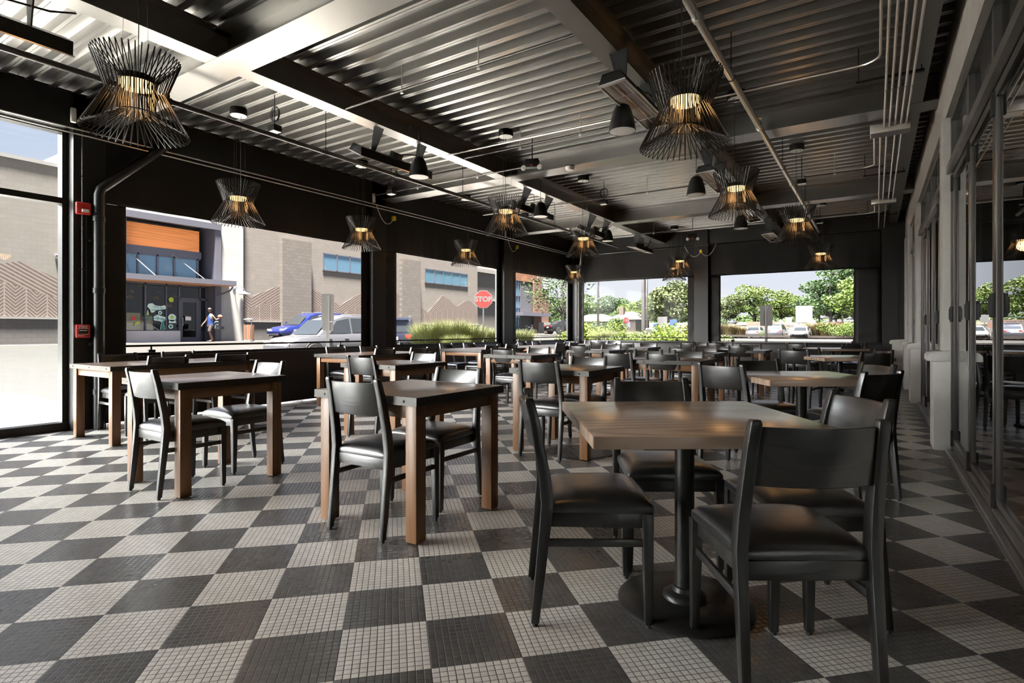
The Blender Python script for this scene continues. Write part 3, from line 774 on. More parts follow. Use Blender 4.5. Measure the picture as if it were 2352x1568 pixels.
for x,y,z,l in [(-5.42,2.55,3.226,'brass sprinkler head left of the largest pendant'),(-5.42,5.45,3.226,'brass sprinkler head on the dark pipe before the left of centre heater'),(-1.05,6.55,3.33,'brass sprinkler head on the pale pipe right of the second largest pendant')]: sprinkler(x,y,z,l)
# conduits along the right wall and their bends
GC = 'parallel steel conduits along the right side'
for k,x in enumerate((.035,.082,.132,.182,.235,.283)):
    z = 3.36; ye = (5.35 if k == 0 else 7.42)
    pts = [(x,YB,z),(x,ye,z)]
    if k == 0: pts = [(x,YB,z),(x,5.45,z)]+[(x-.16*(1-cos(a)),5.45+.16*sin(a),z) for a in (.4,.8,1.2,pi/2)]+[(-1.6,5.61,z),(-4.70,5.61,z+.02)]
    nm = ['leftmost steel conduit turning away across the ceiling','second of the parallel steel conduits from the left','third of the parallel steel conduits from the left','fourth of the parallel steel conduits from the left','fifth of the parallel steel conduits, next to the last','rightmost of the parallel steel conduits above the doors'][k]
    o = MB().tube(pts, .0105, 8).build('c', M['pipe'], None, smooth=True); o.name = 'steel_conduit'; tag(o, nm, 'conduit', GC)
    if k: MB().lathe([(.014,-.02),(.014,.02)],8,(x,6.30,z),axis='y').build('coupling', M['alu'], o)
def pull_box(x0,x1,y0,y1,z0,z1,label):
    o = MB().box(x0,x1,y0,y1,z0,z1).build('b', M['pipe'], None, bevel=.004); o.name='electrical_pull_box'; tag(o,label,'electrical box')
    MB().box(x0+.01,x1-.01,y0+.01,y1-.01,z0-.004,z0).build('cover_plate', M['alu'], o)
pull_box(-.05,.32,7.42,7.60,3.30,3.40,'wide grey pull box where the conduits end on the middle beam')
pull_box(-.06,.30,11.55,11.68,3.30,3.38,'smaller grey pull box on the farther beam')
for k,x in enumerate((-.01,.05,.11,.19,.25)):
    pts = [(x,7.60,3.36),(x,11.55,3.36)]
    if k == 0: pts = [(x,7.60,3.36),(x,9.0,3.36)]+[(x-.14*(1-cos(a)),9.0+.14*sin(a),3.36) for a in (.4,.8,1.2,pi/2)]+[(-.85,9.14,3.36)]
    o = MB().tube(pts,.0105,8).build('c', M['pipe'], None, smooth=True); o.name='steel_conduit'
    tag(o,['conduit between the two pull boxes that bends left to the ceiling','second conduit from the left between the pull boxes','middle conduit between the two pull boxes','fourth conduit from the left between the pull boxes','rightmost conduit between the two pull boxes'][k],'conduit','conduits between the pull boxes')
for k,x in enumerate((-.01,.06,.16)):
    pts = [(x,11.68,3.34),(x,14.55,3.34)]
    if k == 0: pts = [(x,11.68,3.34),(x,12.5,3.34),(x-.1,12.62,3.34),(-1.1,12.64,3.34)]
    o = MB().tube(pts,.0105,8).build('c', M['pipe'], None, smooth=True); o.name='steel_conduit'
    tag(o,['conduit beyond the far pull box bending left','conduit beyond the far pull box, middle one','conduit beyond the far pull box, right one'][k],'conduit','conduits beyond the far pull box')
# strut hangers
for k,y in enumerate((6.05,9.75,13.2)):
    root = thing('strut_hanger',['strut hanger carrying the near conduits','strut hanger carrying the conduits between the boxes','strut hanger carrying the far conduits'][k],'hanger',(0,0,0),0,'strut hangers under the conduits')
    MB().box(-.15,.36,y-.02,y+.02,3.372,3.392).build('strut_bar', M['steel'], root)
    for x in (-.13,.34): MB().tube([(x,y,3.39),(x,y,3.70)],.005,6).build('threaded_rod', M['steel'], root)
# thin cross pipes with hanger rods
def cross(label, y, x0, x1, z, rods, r=.011):
    o = MB().tube([(x0,y,z),(x1,y,z)],r,8).build('c', M['pipedark'], None, smooth=True); o.name='cross_pipe'; tag(o,label,'pipe','thin pipes crossing the ceiling')
    for x in rods: MB().tube([(x,y,z),(x,y,3.70)],.006,6).box(x-.016,x+.016,y-.008,y+.008,z-.03,z+.012).build('hanger_rod', M['pipe'], o)
cross('thin pipe crossing high between the left beam and the top centre beam',3.98,-4.80,-1.90,3.45,(-3.88,-2.95))
cross('thin pipe crossing in front of the middle beam',6.02,-4.70,-1.1,3.45,(-3.80,-2.95,-2.3))
cross('thin pipe on the left in front of the middle beam',6.72,-7.2,-4.0,3.42,(-6.2,-5.0))
cross('thin pipe crossing the farther bay on the left',9.05,-6.6,-2.0,3.42,(-5.4,-3.2))
cross('thin pipe crossing the right bay above the third pendant',9.45,-.9,.1,3.42,(-.5,))
cross('thin pipe crossing the last bay',12.9,-6.0,-.3,3.42,(-4.4,-2.6))
# twin thin pipes along the left wall and far wall
for k,(x,z) in enumerate(((-7.30,3.30),(-7.27,3.24))):
    o = MB().tube([(x,YB,z),(x,14.6,z)],.009,8).build('c', M['pipe'], None, smooth=True); o.name='steel_conduit'; tag(o,['upper thin conduit along the left wall above the curtains','lower thin conduit along the left wall above the curtains'][k],'conduit','conduits along the left wall')
o = MB().tube([(-7.3,14.66,3.28),(.1,14.66,3.28)],.009,8).build('c', M['pipedark'], None, smooth=True); o.name='steel_conduit'; tag(o,'thin conduit along the top of the far curtains','conduit')

# ------------------------------------------------------------ junction boxes with coiled cable near the canopies
def jbox(x,y,z,label,coil=True):
    root = thing('junction_box',label,'junction box',(x,y,z),0,'ceiling junction boxes with coiled cable')
    MB().box(-.06,.06,-.05,.05,-.035,.03).build('box', M['steel'], root, bevel=.004)
    MB().box(-.055,.055,-.045,.045,-.041,-.036).build('cover', M['lgrey'], root)
    MB().tube([(0,0,.03),(0,0,3.70-z)],.005,6).build('hanger_rod', M['steel'], root)
    if coil:
        q = MB()
        for k in range(3): q.tube([((.075-.006*k)*cos(a*pi/10),.01*k,.16+(.085-.006*k)*sin(a*pi/10)) for a in range(20)],.004,5,closed=True)
        q.build('coiled_cable', M['cable'], root, smooth=True)
for a in [(-5.55,3.72,3.33,'ceiling junction box right of the pendant at the fire alarm table'),(-6.52,6.45,3.33,'ceiling junction box near the first left wall column'),(-3.95,8.98,3.33,'ceiling junction box right of the middle row lamps'),(-.92,9.35,3.33,'ceiling junction box by the third right pendant',False),(-.95,12.95,3.33,'ceiling junction box by the farthest right pendant',False),(-5.7,9.2,3.35,'ceiling junction box above the stop sign pendant')]: jbox(*a)
# emergency lights
def emlight(x,y,z,label,rz):
    root = thing('emergency_light',label,'emergency light',(x,y,z),rz,'twin head emergency lights')
    MB().box(-.09,.09,-.05,.05,-.05,.06).build('body', M['steel'], root, bevel=.008)
    for s in (-1,1):
        MB().lathe([(.0,-.02),(.03,-.02),(.036,.0),(.03,.03),(.0,.032)],16,(s*.11,-.05,-.06),axis='y').build('lamp_head', M['lgrey'], root, smooth=True)
    MB().box(-.012,.012,-.056,-.05,-.04,-.02).build('indicator', M['red'], root)
    MB().tube([(0,0,.06),(0,0,3.70-z)],.008,6).build('stem', M['steel'], root)
emlight(-3.86,6.42,3.34,'twin head emergency light on the ceiling right of the middle pendant',radians(20))
emlight(-3.52,13.0,3.26,'twin head emergency light above the middle far column',radians(20))
root = thing('ceiling_sensor','round sensor on the middle beam right of the emergency light','sensor',(-3.62,7.05,3.43))
MB().lathe([(.0,-.07),(.05,-.06),(.065,-.03),(.065,0),(.0,0)],20).build('dome', M['lgrey'], root, smooth=True)
MB().lathe([(.07,0),(.07,.01),(0,.01)],20,(0,0,-.012)).build('ring', M['steel'], root)
# ------------------------------------------------------------ fixtures on the columns
def plug(x,y,z,label,sgn,axis,two=False):
    root = thing('cable_connector',label,'connector',(x,y,z),0,'yellow connectors with looping cables')
    MB().box(-.03,.03,-.03,.03,-.04,.04).build('yellow_plug', M['yellow'], root, bevel=.006)
    pts = []
    for k in range(13):
        a = k/12; u = -.42*a; v = -.16*sin(pi*a)**.8 if 0<a<1 else 0
        pts.append((u*(axis[0])*sgn, u*axis[1]*sgn, v+.18*a*a))
    MB().tube(pts,.007,6).build('loop_cable', M['cream'], root, smooth=True)
    if two: MB().tube([(-p[0]*.9,-p[1]*.9,p[2]) for p in pts],.007,6).build('loop_cable', M['cream'], root, smooth=True)
plug(-7.30,7.28,3.13,'yellow connector with cable loop beside the first left wall column',1,(0,1))
plug(-7.30,11.42,3.13,'yellow connector with cable loop beside the second left wall column',1,(0,1))
plug(-3.74,14.60,3.13,'double yellow connector with two loops on the middle far column',1,(1,0),True)
for k,(x,y,z) in enumerate([(-7.30,2.47,3.44),(-7.30,6.80,3.40),(-7.30,10.90,3.38)]):  # white cylinders put in place of slits of daylight by the columns
    root = thing('wall_cylinder_light',['small white cylinder light high on the fire alarm column','small white cylinder light high before the first wall column','small white cylinder light high before the second wall column'][k],'wall light',(x,y,z),0,'small white cylinder lights')
    MB().lathe([(.0,-.075),(.026,-.075),(.028,-.07),(.028,.07),(.026,.075),(.0,.075)],16).build('cylinder', M['white'], root, smooth=True)
    MB().lathe([(.0,.09),(.014,.088),(.02,.075)],12).build('end_cap', M['steel'], root, smooth=True)
# drain pipe
pts = [(-7.29,2.95,0),(-7.29,2.95,2.62),(-7.29,2.965,2.69),(-7.27,3.00,2.74),(-7.10,3.28,3.02),(-6.80,3.72,3.43),(-6.75,3.80,3.60)]
pts = [(-7.28,2.70,0.0),(-7.28,2.70,2.62),(-7.28,2.72,2.69),(-7.28,2.78,2.75),(-7.28,3.48,3.44),(-7.28,3.62,3.62)]
o = MB().tube(pts,.052,18).build('d', M['steel'], None, smooth=True); o.name='drain_pipe'; tag(o,'black drain pipe up the fire alarm column, bending diagonally at the top','pipe')
for z in (.42,1.55,2.35): MB().lathe([(.053,-.03),(.060,-.028),(.060,.028),(.053,.03)],18,(-7.28,2.70,z)).build('coupling', M['steel'], o, smooth=True)
for z in (.95,2.1): MB().box(-7.36,-7.29,2.62,2.78,z-.012,z+.012).build('pipe_strap', M['iron'], o)
MB().lathe([(.0,.0),(.058,.0),(.058,.03),(.0,.032)],18,(-7.215,2.73,.55),axis='x').build('cleanout_cap', M['iron'], o, smooth=True)
# far corner drain pipe
o = MB().tube([(-7.18,14.55,0),(-7.18,14.55,2.7),(-7.12,14.5,2.8),(-6.9,14.2,3.4),(-6.85,14.15,3.6)],.04,14).build('d', M['pipedark'], None, smooth=True); o.name='drain_pipe'; tag(o,'grey drain pipe in the far left corner behind the lamp','pipe')
MB().lathe([(.042,-.03),(.05,-.028),(.05,.028),(.042,.03)],14,(-7.18,14.55,.9)).build('coupling', M['pipedark'], o, smooth=True)
# conduit, fire pull station, strobe
o = MB().tube([(-7.335,2.565,1.17),(-7.335,2.565,3.3)],.008,8).tube([(-7.335,2.60,1.17),(-7.335,2.60,2.37)],.006,8).build('d', M['pipedark'], None, smooth=True); o.name='wall_conduit'; tag(o,'thin conduits joining the two red alarm devices on the column','conduit')
MB().box(-7.345,-7.33,2.54,2.63,1.775,1.785).box(-7.345,-7.33,2.54,2.63,2.80,2.81).build('strap', M['iron'], o)
def text(s, size, loc, rot, mat, parent, name='lettering', depth=.0008, align='CENTER', bold=0):
    cu = bpy.data.curves.new(name,'FONT'); cu.body = s; cu.size = size; cu.extrude = depth; cu.align_x = align; cu.align_y = 'CENTER'; cu.offset = bold
    tmp = bpy.data.objects.new('tmp', cu); COL.objects.link(tmp); bpy.context.view_layer.update()
    me = bpy.data.meshes.new_from_object(tmp.evaluated_get(bpy.context.evaluated_depsgraph_get())); bpy.data.objects.remove(tmp)
    me.name = name; me.materials.clear(); me.materials.append(mat)
    o = bpy.data.objects.new(name, me); COL.objects.link(o); o.parent = parent; o.location = loc; o.rotation_euler = rot
    return o
FX = (pi/2,0,pi/2)      # lettering that faces +x
rz = radians(-14)
root = thing('fire_alarm_pull_station','red fire alarm pull station reading FIRE on the left column','fire alarm',(-7.345,2.565,1.095),rz)
MB().box(0,.028,-.045,.055,-.062,.062).build('back_box', M['lgrey'], root)
bd = MB().box(.028,.058,-.058,.068,-.072,.072).build('cover', M['red'], root, bevel=.008)
text('FIRE', .042, (.0592,.005,.047), FX, M['white'], bd, bold=.0006)
hd = MB().box(.058,.064,-.038,.048,-.030,.026).build('pull_handle', M['steel'], root, bevel=.003)
MB().box(.064,.066,-.030,.040,.004,.012).box(.060,.0655,-.042,.052,-.034,-.030).box(.060,.0655,-.042,.052,.026,.030).build('white_trim', M['white'], hd)
MB().box(.058,.0595,-.045,.015,-.053,-.047).build('small_print', M['white'], bd)
MB().lathe([(.0,.004),(.008,.004),(.008,0)],12,(.058,.048,-.050),axis='x').build('key_lock', M['steel'], root)
root = thing('fire_alarm_strobe','red fire alarm horn strobe above the pull station','fire alarm',(-7.345,2.565,2.445),rz)
MB().box(0,.02,-.05,.06,-.055,.055).build('back_box', M['lgrey'], root)
bd = MB().box(.02,.062,-.06,.075,-.066,.066).build('housing', M['red'], root, bevel=.014, seg=3)
MB().add([(.062,-.010,-.045),(.062,.058,-.045),(.062,.058,-.005),(.062,-.010,-.005),(.075,-.002,-.038),(.075,.05,-.038),(.075,.05,-.012),(.075,-.002,-.012)],[(0,1,5,4),(1,2,6,5),(2,3,7,6),(3,0,4,7),(4,5,6,7)]).build('strobe_lens', M['heaterrefl'], bd)
for k,ch in enumerate('FIRE'): text(ch, .018, (.0632,-.046,.03-.021*k), FX, M['white'], bd)
# ============================================================ outside
def pl(n, c, r=.7, **k): 
    M[n] = plain(n, c, r, **k); return M[n]
pl('asphalt',(.021,.020,.019),.85,spec=.2,noise=.12,nscale=1.2); pl('roadpaint',(.055,.054,.052),.8); pl('concrete',(.62,.60,.56),.8,noise=.08,nscale=2)
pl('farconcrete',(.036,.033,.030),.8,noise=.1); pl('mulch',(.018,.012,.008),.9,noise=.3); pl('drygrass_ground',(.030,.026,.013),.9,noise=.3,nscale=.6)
def clamp(v,a=0,b=1): return max(a,min(b,v))
def gz(x,y):
    l = -.06+.50*clamp((-x-16)/12.5)+.30*clamp((-x-12)/12)*clamp((y-18)/25)
    f = .28*clamp((y-20)/50)*clamp((x+30)/20)+.5*clamp((y-75)/40)+2.6*clamp((y-115)/80)
    return l+f
def ground(name, xs, ys, mat, dz=0, kind='structure', label=None):
    q = MB(); nx, ny = len(xs), len(ys)
    q.add([(x,y,gz(x,y)+dz) for y in ys for x in xs],[(j*nx+i,j*nx+i+1,(j+1)*nx+i+1,(j+1)*nx+i) for j in range(ny-1) for i in range(nx-1)])
    o = q.build(name, mat); o['kind'] = kind
    if label: o['label'] = label
    return o
ground('ground',[-180,-120,-80,-60,-45,-36,-31]+[-30+2*k for k in range(16)]+[4,10,20,60],[-60,-20,-8,0,6,12,16,18,20,24,28,32,36,40,44,50,56,62,68,75,82,90,100,115,130,150,170,195,260,400],M['asphalt'],0,label='asphalt of the road and parking lot')
st('ground', MB().box(-10.4,-7.62,-25,16.4,-.2,-.03).box(-15.2,-10.4,-25,2.6,-.2,-.035).prism([(-10.4,2.6),(-15.2,2.6),(-14.3,3.3),(-12.4,3.6),(-10.4,3.5)],'z',-.2,-.035), M['concrete'], 'pale concrete walk and apron outside the building')  # walk strip along the walls added to bounce sunlight up to the ceiling
# far sidewalk along the stores
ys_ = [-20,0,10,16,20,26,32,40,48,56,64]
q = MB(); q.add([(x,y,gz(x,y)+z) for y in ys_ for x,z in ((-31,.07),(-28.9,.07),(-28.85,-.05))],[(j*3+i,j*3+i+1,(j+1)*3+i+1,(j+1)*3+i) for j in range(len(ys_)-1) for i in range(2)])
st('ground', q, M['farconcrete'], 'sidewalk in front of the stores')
# painted lines
def line(x0,y0,x1,y1,w,label=None):
    dx,dy = x1-x0,y1-y0; L_ = sqrt(dx*dx+dy*dy); nx_,ny_ = -dy/L_*w/2, dx/L_*w/2; q = MB(); n_ = 6
    for k in range(n_):
        a,b = k/n_,(k+1)/n_; P_ = [(x0+dx*a+nx_,y0+dy*a+ny_),(x0+dx*b+nx_,y0+dy*b+ny_),(x0+dx*b-nx_,y0+dy*b-ny_),(x0+dx*a-nx_,y0+dy*a-ny_)]
        q.quad(*[(u,v,gz(u,v)+.012) for u,v in P_])
    return q
LN = [(-19,7.5,-24.5,9.8,.14),(-14.2,8.6,-24,13.0,.12),(-13.2,5.0,-12.3,5.9,.12),(-12.6,4.6,-11.4,5.6,.12),(-14.5,6.3,-12.0,6.5,.12),(-19,12.8,-26,15.6,.12)]
LN += [(-16+3.0*k,62,-16+3.0*k,67.5,.14) for k in range(7)]+[(-16+3.0*k,40,-16+3.0*k,46,.14) for k in range(7)]+[(-9,22.5,2,30,.15),(-6,34,1.5,37,.15)]
q = MB()
for a in LN:
    s_ = line(*a); q.add(s_.v, s_.f)
tag(q.build('road_markings', M['roadpaint']), 'white painted lines on the asphalt', 'road marking', kind='stuff')
# islands
def island(pts, z, mat, label, kz=.12):
    n_ = len(pts); q = MB(); cx = sum(p[0] for p in pts)/n_; cy = sum(p[1] for p in pts)/n_
    vs = [(x,y,gz(x,y)-.1) for x,y in pts]+[(x,y,gz(x,y)+kz) for x,y in pts]+[(cx,cy,gz(cx,cy)+kz+.05)]
    q.add(vs,[(i,(i+1)%n_,(i+1)%n_+n_,i+n_) for i in range(n_)]+[(i+n_,(i+1)%n_+n_,2*n_) for i in range(n_)])
    return st('ground', q, mat, label)
island([(-16,16.5),(-16.5,22),(-15.5,27),(-12.5,30),(-9.5,30),(-5.5,27),(-4.5,23),(-5.5,20.8),(-9,20.5),(-12.6,18),(-13.6,16.6)],0,M['mulch'],'planted island with grasses')
island([(-22,70),(-22,71.8),(6,78.5),(6,74)],0,M['mulch'],'planting strip at the end of the lot',.15)
ground('ground',[-60,-45,-35,-25,-15,-5,5,20],[92,97,102,106],M['drygrass_ground'],.03,label='dry grass strip beyond the lot')
ground('ground',[-90,-60,-45,-35,-25,-15,-5,5,30],[150,170,195,240],M['drygrass_ground'],.05,label='grass slope in the distance')

# ------------------------------------------------------------ store row across the road, front plane x = FXP
FXP = -30.5
wallc = (.146,.128,.115); 
M['cmu'] = brick_mat('tan_block', (0.155,0.137,0.125),(0.141,0.125,0.112),(0.117,0.103,0.092),.40,.20,.006)
M['cmudark'] = brick_mat('tan_split_block', (0.117,0.103,0.093),(0.099,0.087,0.078),(0.078,0.068,0.061),.40,.20,.012)
M['cmugrey'] = brick_mat('grey_split_block', (0.099,0.089,0.085),(0.085,0.078,0.073),(0.070,0.063,0.060),.40,.20,.010)
M['whiteblock'] = brick_mat('white_block', (0.305,0.296,0.285),(0.290,0.281,0.269),(0.269,0.260,0.247),.60,.40,.006)
M['cedar'] = wood('cedar_boards',(1.0,.36,.12),(.62,.2,.055),'y',.6,.5,.1,.3,.0,plank=0)
M['slate'] = plain('slate_steel',(.085,.085,.11),.5,0,.4); M['slatelight'] = plain('slate_steel_fascia',(.08,.08,.10),.5,0,.4)
M['skyglass'] = plain('blue_reflecting_glass',(.10,.19,.27),.06,.35,1.0)
M['shopglass'] = glassmat('shop_glass',(.75,.78,.78),.9,0,1.5)
M['soffit'] = plain('cedar_soffit',(.55,.26,.14),.6); M['binwood'] = plain('bin_wood',(.16,.075,.04),.6)
M['stone'] = plain('grey_stone_slab',(.60,.56,.55),.7,noise=.12,nscale=1.5)
M['ledge'] = plain('stone_ledge',(.18,.172,.165),.7)
M['siding'] = brick_mat('vertical_siding',(0.122,0.113,0.106),(0.117,0.108,0.101),(0.070,0.066,0.063),.16,30,.02,off=0)
M['hsiding'] = brick_mat('grey_lap_siding',(0.070,0.070,0.078),(0.066,0.066,0.073),(0.038,0.038,0.042),30,.18,.02,off=0)
M['redbrick'] = brick_mat('brown_brick',(0.122,0.061,0.040),(0.108,0.052,0.033),(0.094,0.059,0.045),.25,.08,.008)
M['trees_shadow'] = M['slate']
bA = thing('store_building','tan block store with wood-clad recessed entrance and white pilasters','building',(0,0,0))
MB().box(-45,FXP,-20,9.75,.3,8.40).build('block_wall', M['cmu'], bA)
MB().box(-45,FXP+.06,-20,9.75,8.36,8.52).build('parapet_cap', M['ledge'], bA)
MB().box(-45,FXP+.25,9.75,12.3,.3,8.96).box(-45,FXP+.25,12.3,16.95,6.92,8.96).box(-45,FXP+.25,16.95,18.29,.3,8.96).build('white_block_wall', M['whiteblock'], bA)
MB().box(-45,FXP,18.29,41.0,.3,8.4).build('block_wall', M['cmu'], bA)
MB().box(FXP,FXP+.30,20.77,22.86,.3,6.73).box(FXP,FXP+.30,31.0,33.08,.3,6.6).build('pilaster', M['cmudark'], bA)
for a,b in ((-20,9.75),(18.29,20.77),(22.86,31.0),(33.08,41.0)):
    MB().box(FXP,FXP+.10,a,b,.3,1.60).build('base_course', M['cmugrey'], bA)
    MB().box(FXP,FXP+.16,a,b,1.60,1.69).build('ledge', M['ledge'], bA)
# recessed entrance
MB().box(FXP+.15,FXP+.40,12.3,16.95,6.60,6.92).box(FXP+.15,FXP+.35,16.62,16.95,.45,6.6).build('steel_surround', M['slatelight'], bA)
MB().box(-33,FXP+.15,16.60,16.95,.3,6.8).box(-33,FXP+.15,12.3,12.4,.3,6.8).box(-33.1,-33,12.3,17,.3,6.8).build('dark_return', M['slate'], bA)
MB().box(FXP-.5,FXP-.4,12.3,16.15,5.37,6.50).build('cedar_panel', M['cedar'], bA)
MB().box(FXP-.6,FXP-.38,12.3,16.25,5.0,5.37).build('steel_beam', M['slate'], bA)
wA = MB().box(FXP-.5,FXP-.44,12.3,16.2,3.85,3.95).box(FXP-.5,FXP-.40,12.3,16.2,4.93,5.02)
for y in (12.45,13.15,14.05,14.88,16.08): wA.box(FXP-.5,FXP-.40,y-.045,y+.045,3.9,5.0)
wA = wA.build('window_frame', M['slate'], bA); MB().box(FXP-.48,FXP-.46,12.3,16.1,3.9,5.0).build('pane', M['skyglass'], wA)
MB().box(FXP-1.0,FXP+1.05,12.0,17.42,3.56,3.82).build('canopy', M['slatelight'], bA)
MB().box(FXP-1.0,FXP+.98,12.0,17.35,3.53,3.565).build('canopy_soffit', M['soffit'], bA)
MB().tube([(FXP+.9,17.3,3.5),(FXP+.8,17.2,3.3),(FXP+.35,16.75,3.0),(FXP+.3,16.7,2.8),(FXP+.3,16.7,.5)],.05,8).build('downspout', M['slate'], bA)
for y0,y1 in ((12.55,13.4),(14.7,15.8)): MB().tube([(FXP-.3,y0,5.1),(FXP+.85,y1,3.8)],.02,6).build('canopy_stay_rod', M['ledge'], bA)
# shop window wall
q = MB()
for y in (12.40,13.48,14.47,15.12,16.2,16.55): q.box(FXP-.5,FXP-.40,y-.04,y+.04,.5,3.55)
q.box(FXP-.5,FXP-.40,12.3,15.12,1.05,1.13).box(FXP-.5,FXP-.40,12.3,16.6,3.45,3.55).box(FXP-.5,FXP-.40,15.12,16.6,2.75,2.85)
wB = q.build('window_frame', M['slate'], bA)
MB().box(FXP-.46,FXP-.45,12.3,16.6,1.1,3.5).build('pane', M['shopglass'], wB)
MB().box(FXP-.48,FXP-.25,12.3,15.10,.4,1.09).build('stone_plinth', M['stone'], bA)
dr = MB(); dr.box(FXP-.47,FXP-.41,15.16,15.30,.5,2.75).box(FXP-.47,FXP-.41,16.0,16.16,.5,2.75).box(FXP-.47,FXP-.41,15.3,16.0,.5,.75).box(FXP-.47,FXP-.41,15.3,16.0,2.62,2.75)
dr = dr.build('shop_door', M['slate'], bA); MB().tube([(FXP-.36,15.27,1.35),(FXP-.34,15.27,1.4),(FXP-.34,15.27,1.75),(FXP-.36,15.27,1.8)],.02,8).build('door_handle', M['alu'], dr)
MB().box(FXP-.405,FXP-.40,15.42,15.72,1.65,1.85).build('notice', M['white'], dr)
MB().box(FXP+.25,FXP+.28,17.03,17.16,1.18,1.33).build('wall_outlet_box', M['slate'], bA)
MB().box(-33,-31.2,16.2,16.6,.4,3.5).build('inner_wall', M['slate'], bA)
# interior goods
M['gold'] = plain('gold_dome',(.75,.5,.2),.35,.6); M['domeglow'] = emis('dome_glow',(1,.72,.4),1.5)
for k,(y,z) in enumerate([(12.55,3.3),(12.7,2.95),(13.25,3.05),(13.05,2.75),(13.65,3.4),(14.6,3.1),(14.3,2.75),(15.15,2.6),(15.4,2.9),(14.95,2.35)]):
    o = thing('dome_lamp','brass dome lamp hanging inside the shop window','pendant lamp',(FXP-1.1-.2*(k%3),y,z),0,'brass dome lamps inside the shop')
    MB().lathe([(.0,.16),(.05,.155),(.13,.10),(.17,.0),(.165,.0),(.0,.13)],16).build('dome', M['gold'], o, smooth=True)
    MB().lathe([(.0,.02),(.06,.02)],12).build('bulb', M['domeglow'], o)
    MB().tube([(0,0,.15),(0,0,.5)],.008,5).build('cord', M['slate'], o)
M['card'] = plain('kraft_board',(.95,.75,.42),.8); M['green'] = plain('dark_green_vinyl',(.02,.16,.13),.6); M['mint'] = plain('mint_vinyl',(.62,.80,.74),.6); M['lime'] = plain('lime_vinyl',(.45,.55,.05),.6)
tag(MB().box(FXP-1.2,FXP-.75,12.45,13.4,1.1,2.0).box(FXP-1.3,FXP-.8,13.6,14.0,1.1,1.85).build('x', M['card'], bevel=.01),'tan cardboard display crates behind the shop window','crate',kind=None).name = 'display_crate'
# stickers on the glass (face +x)
SX = FXP-.395
sg = thing('window_decal','green and mint stickers on the shop window with lettering','decal',(SX,0,0))
def blob(pts, mat, nm, dx=0, par=None): return MB().prism(pts,'x',dx,dx+.004).build(nm, mat, par or sg)
ban = blob([(13.55,2.33),(13.62,2.47),(13.80,2.50),(13.92,2.40),(14.2,2.36),(14.38,2.42),(14.45,2.33),(14.42,2.22),(14.2,2.17),(13.95,2.14),(13.86,2.03),(13.74,2.02),(13.68,2.18)], M['mint'],'banner')
text('LIKE our', .15, (.006,14.10,2.30), (pi/2,.08,pi/2), M['green'], ban)
text('MEMBERSHIP', .10, (.006,14.02,2.17), (pi/2,-.12,pi/2), M['green'], ban)
cp_ = blob([(13.84,1.72),(13.9,1.88),(14.05,1.92),(14.2,1.86),(14.42,1.80),(14.44,1.66),(14.28,1.52),(14.1,1.60),(13.88,1.62)], M['mint'],'panel')
text('Co-op', .24, (.006,14.13,1.74), (pi/2,.18,pi/2), M['green'], cp_, bold=.004)
def tree_decal(y,z,w,h,mat,edge):
    pts = [(y-w*.15,z),(y-w*.5,z+.02),(y-w*.3,z+h*.28),(y-w*.42,z+h*.3),(y-w*.22,z+h*.58),(y-w*.3,z+h*.6),(y,z+h),(y+w*.3,z+h*.6),(y+w*.22,z+h*.58),(y+w*.42,z+h*.3),(y+w*.3,z+h*.28),(y+w*.5,z+.02),(y+w*.15,z)]
    blob([(y+(a-y)*1.22,z+(b-z)*1.06) for a,b in pts], edge,'tree_outline'); blob(pts, mat,'tree',.005)
tree_decal(14.28,1.14,.22,.46,M['green'],M['mint']); tree_decal(13.58,1.88,.10,.26,M['lime'],M['mint'])
for k in range(3): tree_decal(13.56+.09*k,1.68,.07,.18,M['green'],M['mint'])
def disc(y,z,r,mat,dx=0,nm='disc',n=14): return blob([(y+r*cos(2*pi*k/n),z+r*sin(2*pi*k/n)) for k in range(n)],mat,nm,dx)
disc(14.70,2.72,.13,M['lime']); disc(14.16,2.02,.10,M['mint']); disc(14.16,2.02,.05,M['green'],.005); disc(14.75,1.78,.20,M['mint']); disc(14.74,1.80,.09,M['lime'],.005); blob([(14.58,1.5),(14.95,1.5),(14.92,1.66),(14.6,1.66)],M['mint'],'panel'); disc(14.68,1.32,.12,M['mint']); disc(14.68,1.32,.07,M['green'],.005)
blob([(12.86,1.62),(13.04,1.62),(13.04,1.78),(12.95,1.84),(12.86,1.78)],M['red'],'badge'); text('COOP', .15, (.006,13.22,1.72), FX, M['slate'], sg)
blob([(12.95,1.36),(13.15,1.44),(13.22,1.56),(13.02,1.52)],M['lime'],'leaf')
# upper strip windows
def strip(y0, y1, z0, z1, n_):
    q = MB(); q.box(FXP-.02,FXP+.05,y0,y1,z0,z0+.07).box(FXP-.02,FXP+.05,y0,y1,z1-.07,z1)
    for k in range(n_+1): y = y0+(y1-y0)*k/n_; q.box(FXP-.02,FXP+.05,y-.035,y+.035,z0,z1)
    f = q.build('window_frame', M['slate'], bA); MB().box(FXP-.01,FXP+.02,y0,y1,z0,z1).build('pane', M['skyglass'], f)
strip(23.97,29.5,5.07,6.24,5); strip(33.9,39.46,4.97,6.14,5)
MB().box(-45,FXP-.2,41,47.5,.3,6.9).build('metal_siding', M['siding'], bA)
MB().box(FXP-.2,FXP+.0,41,47.5,6.5,6.8).box(FXP-.2,FXP+.0,41,47.5,3.9,4.1).build('siding_rail', M['ledge'], bA)
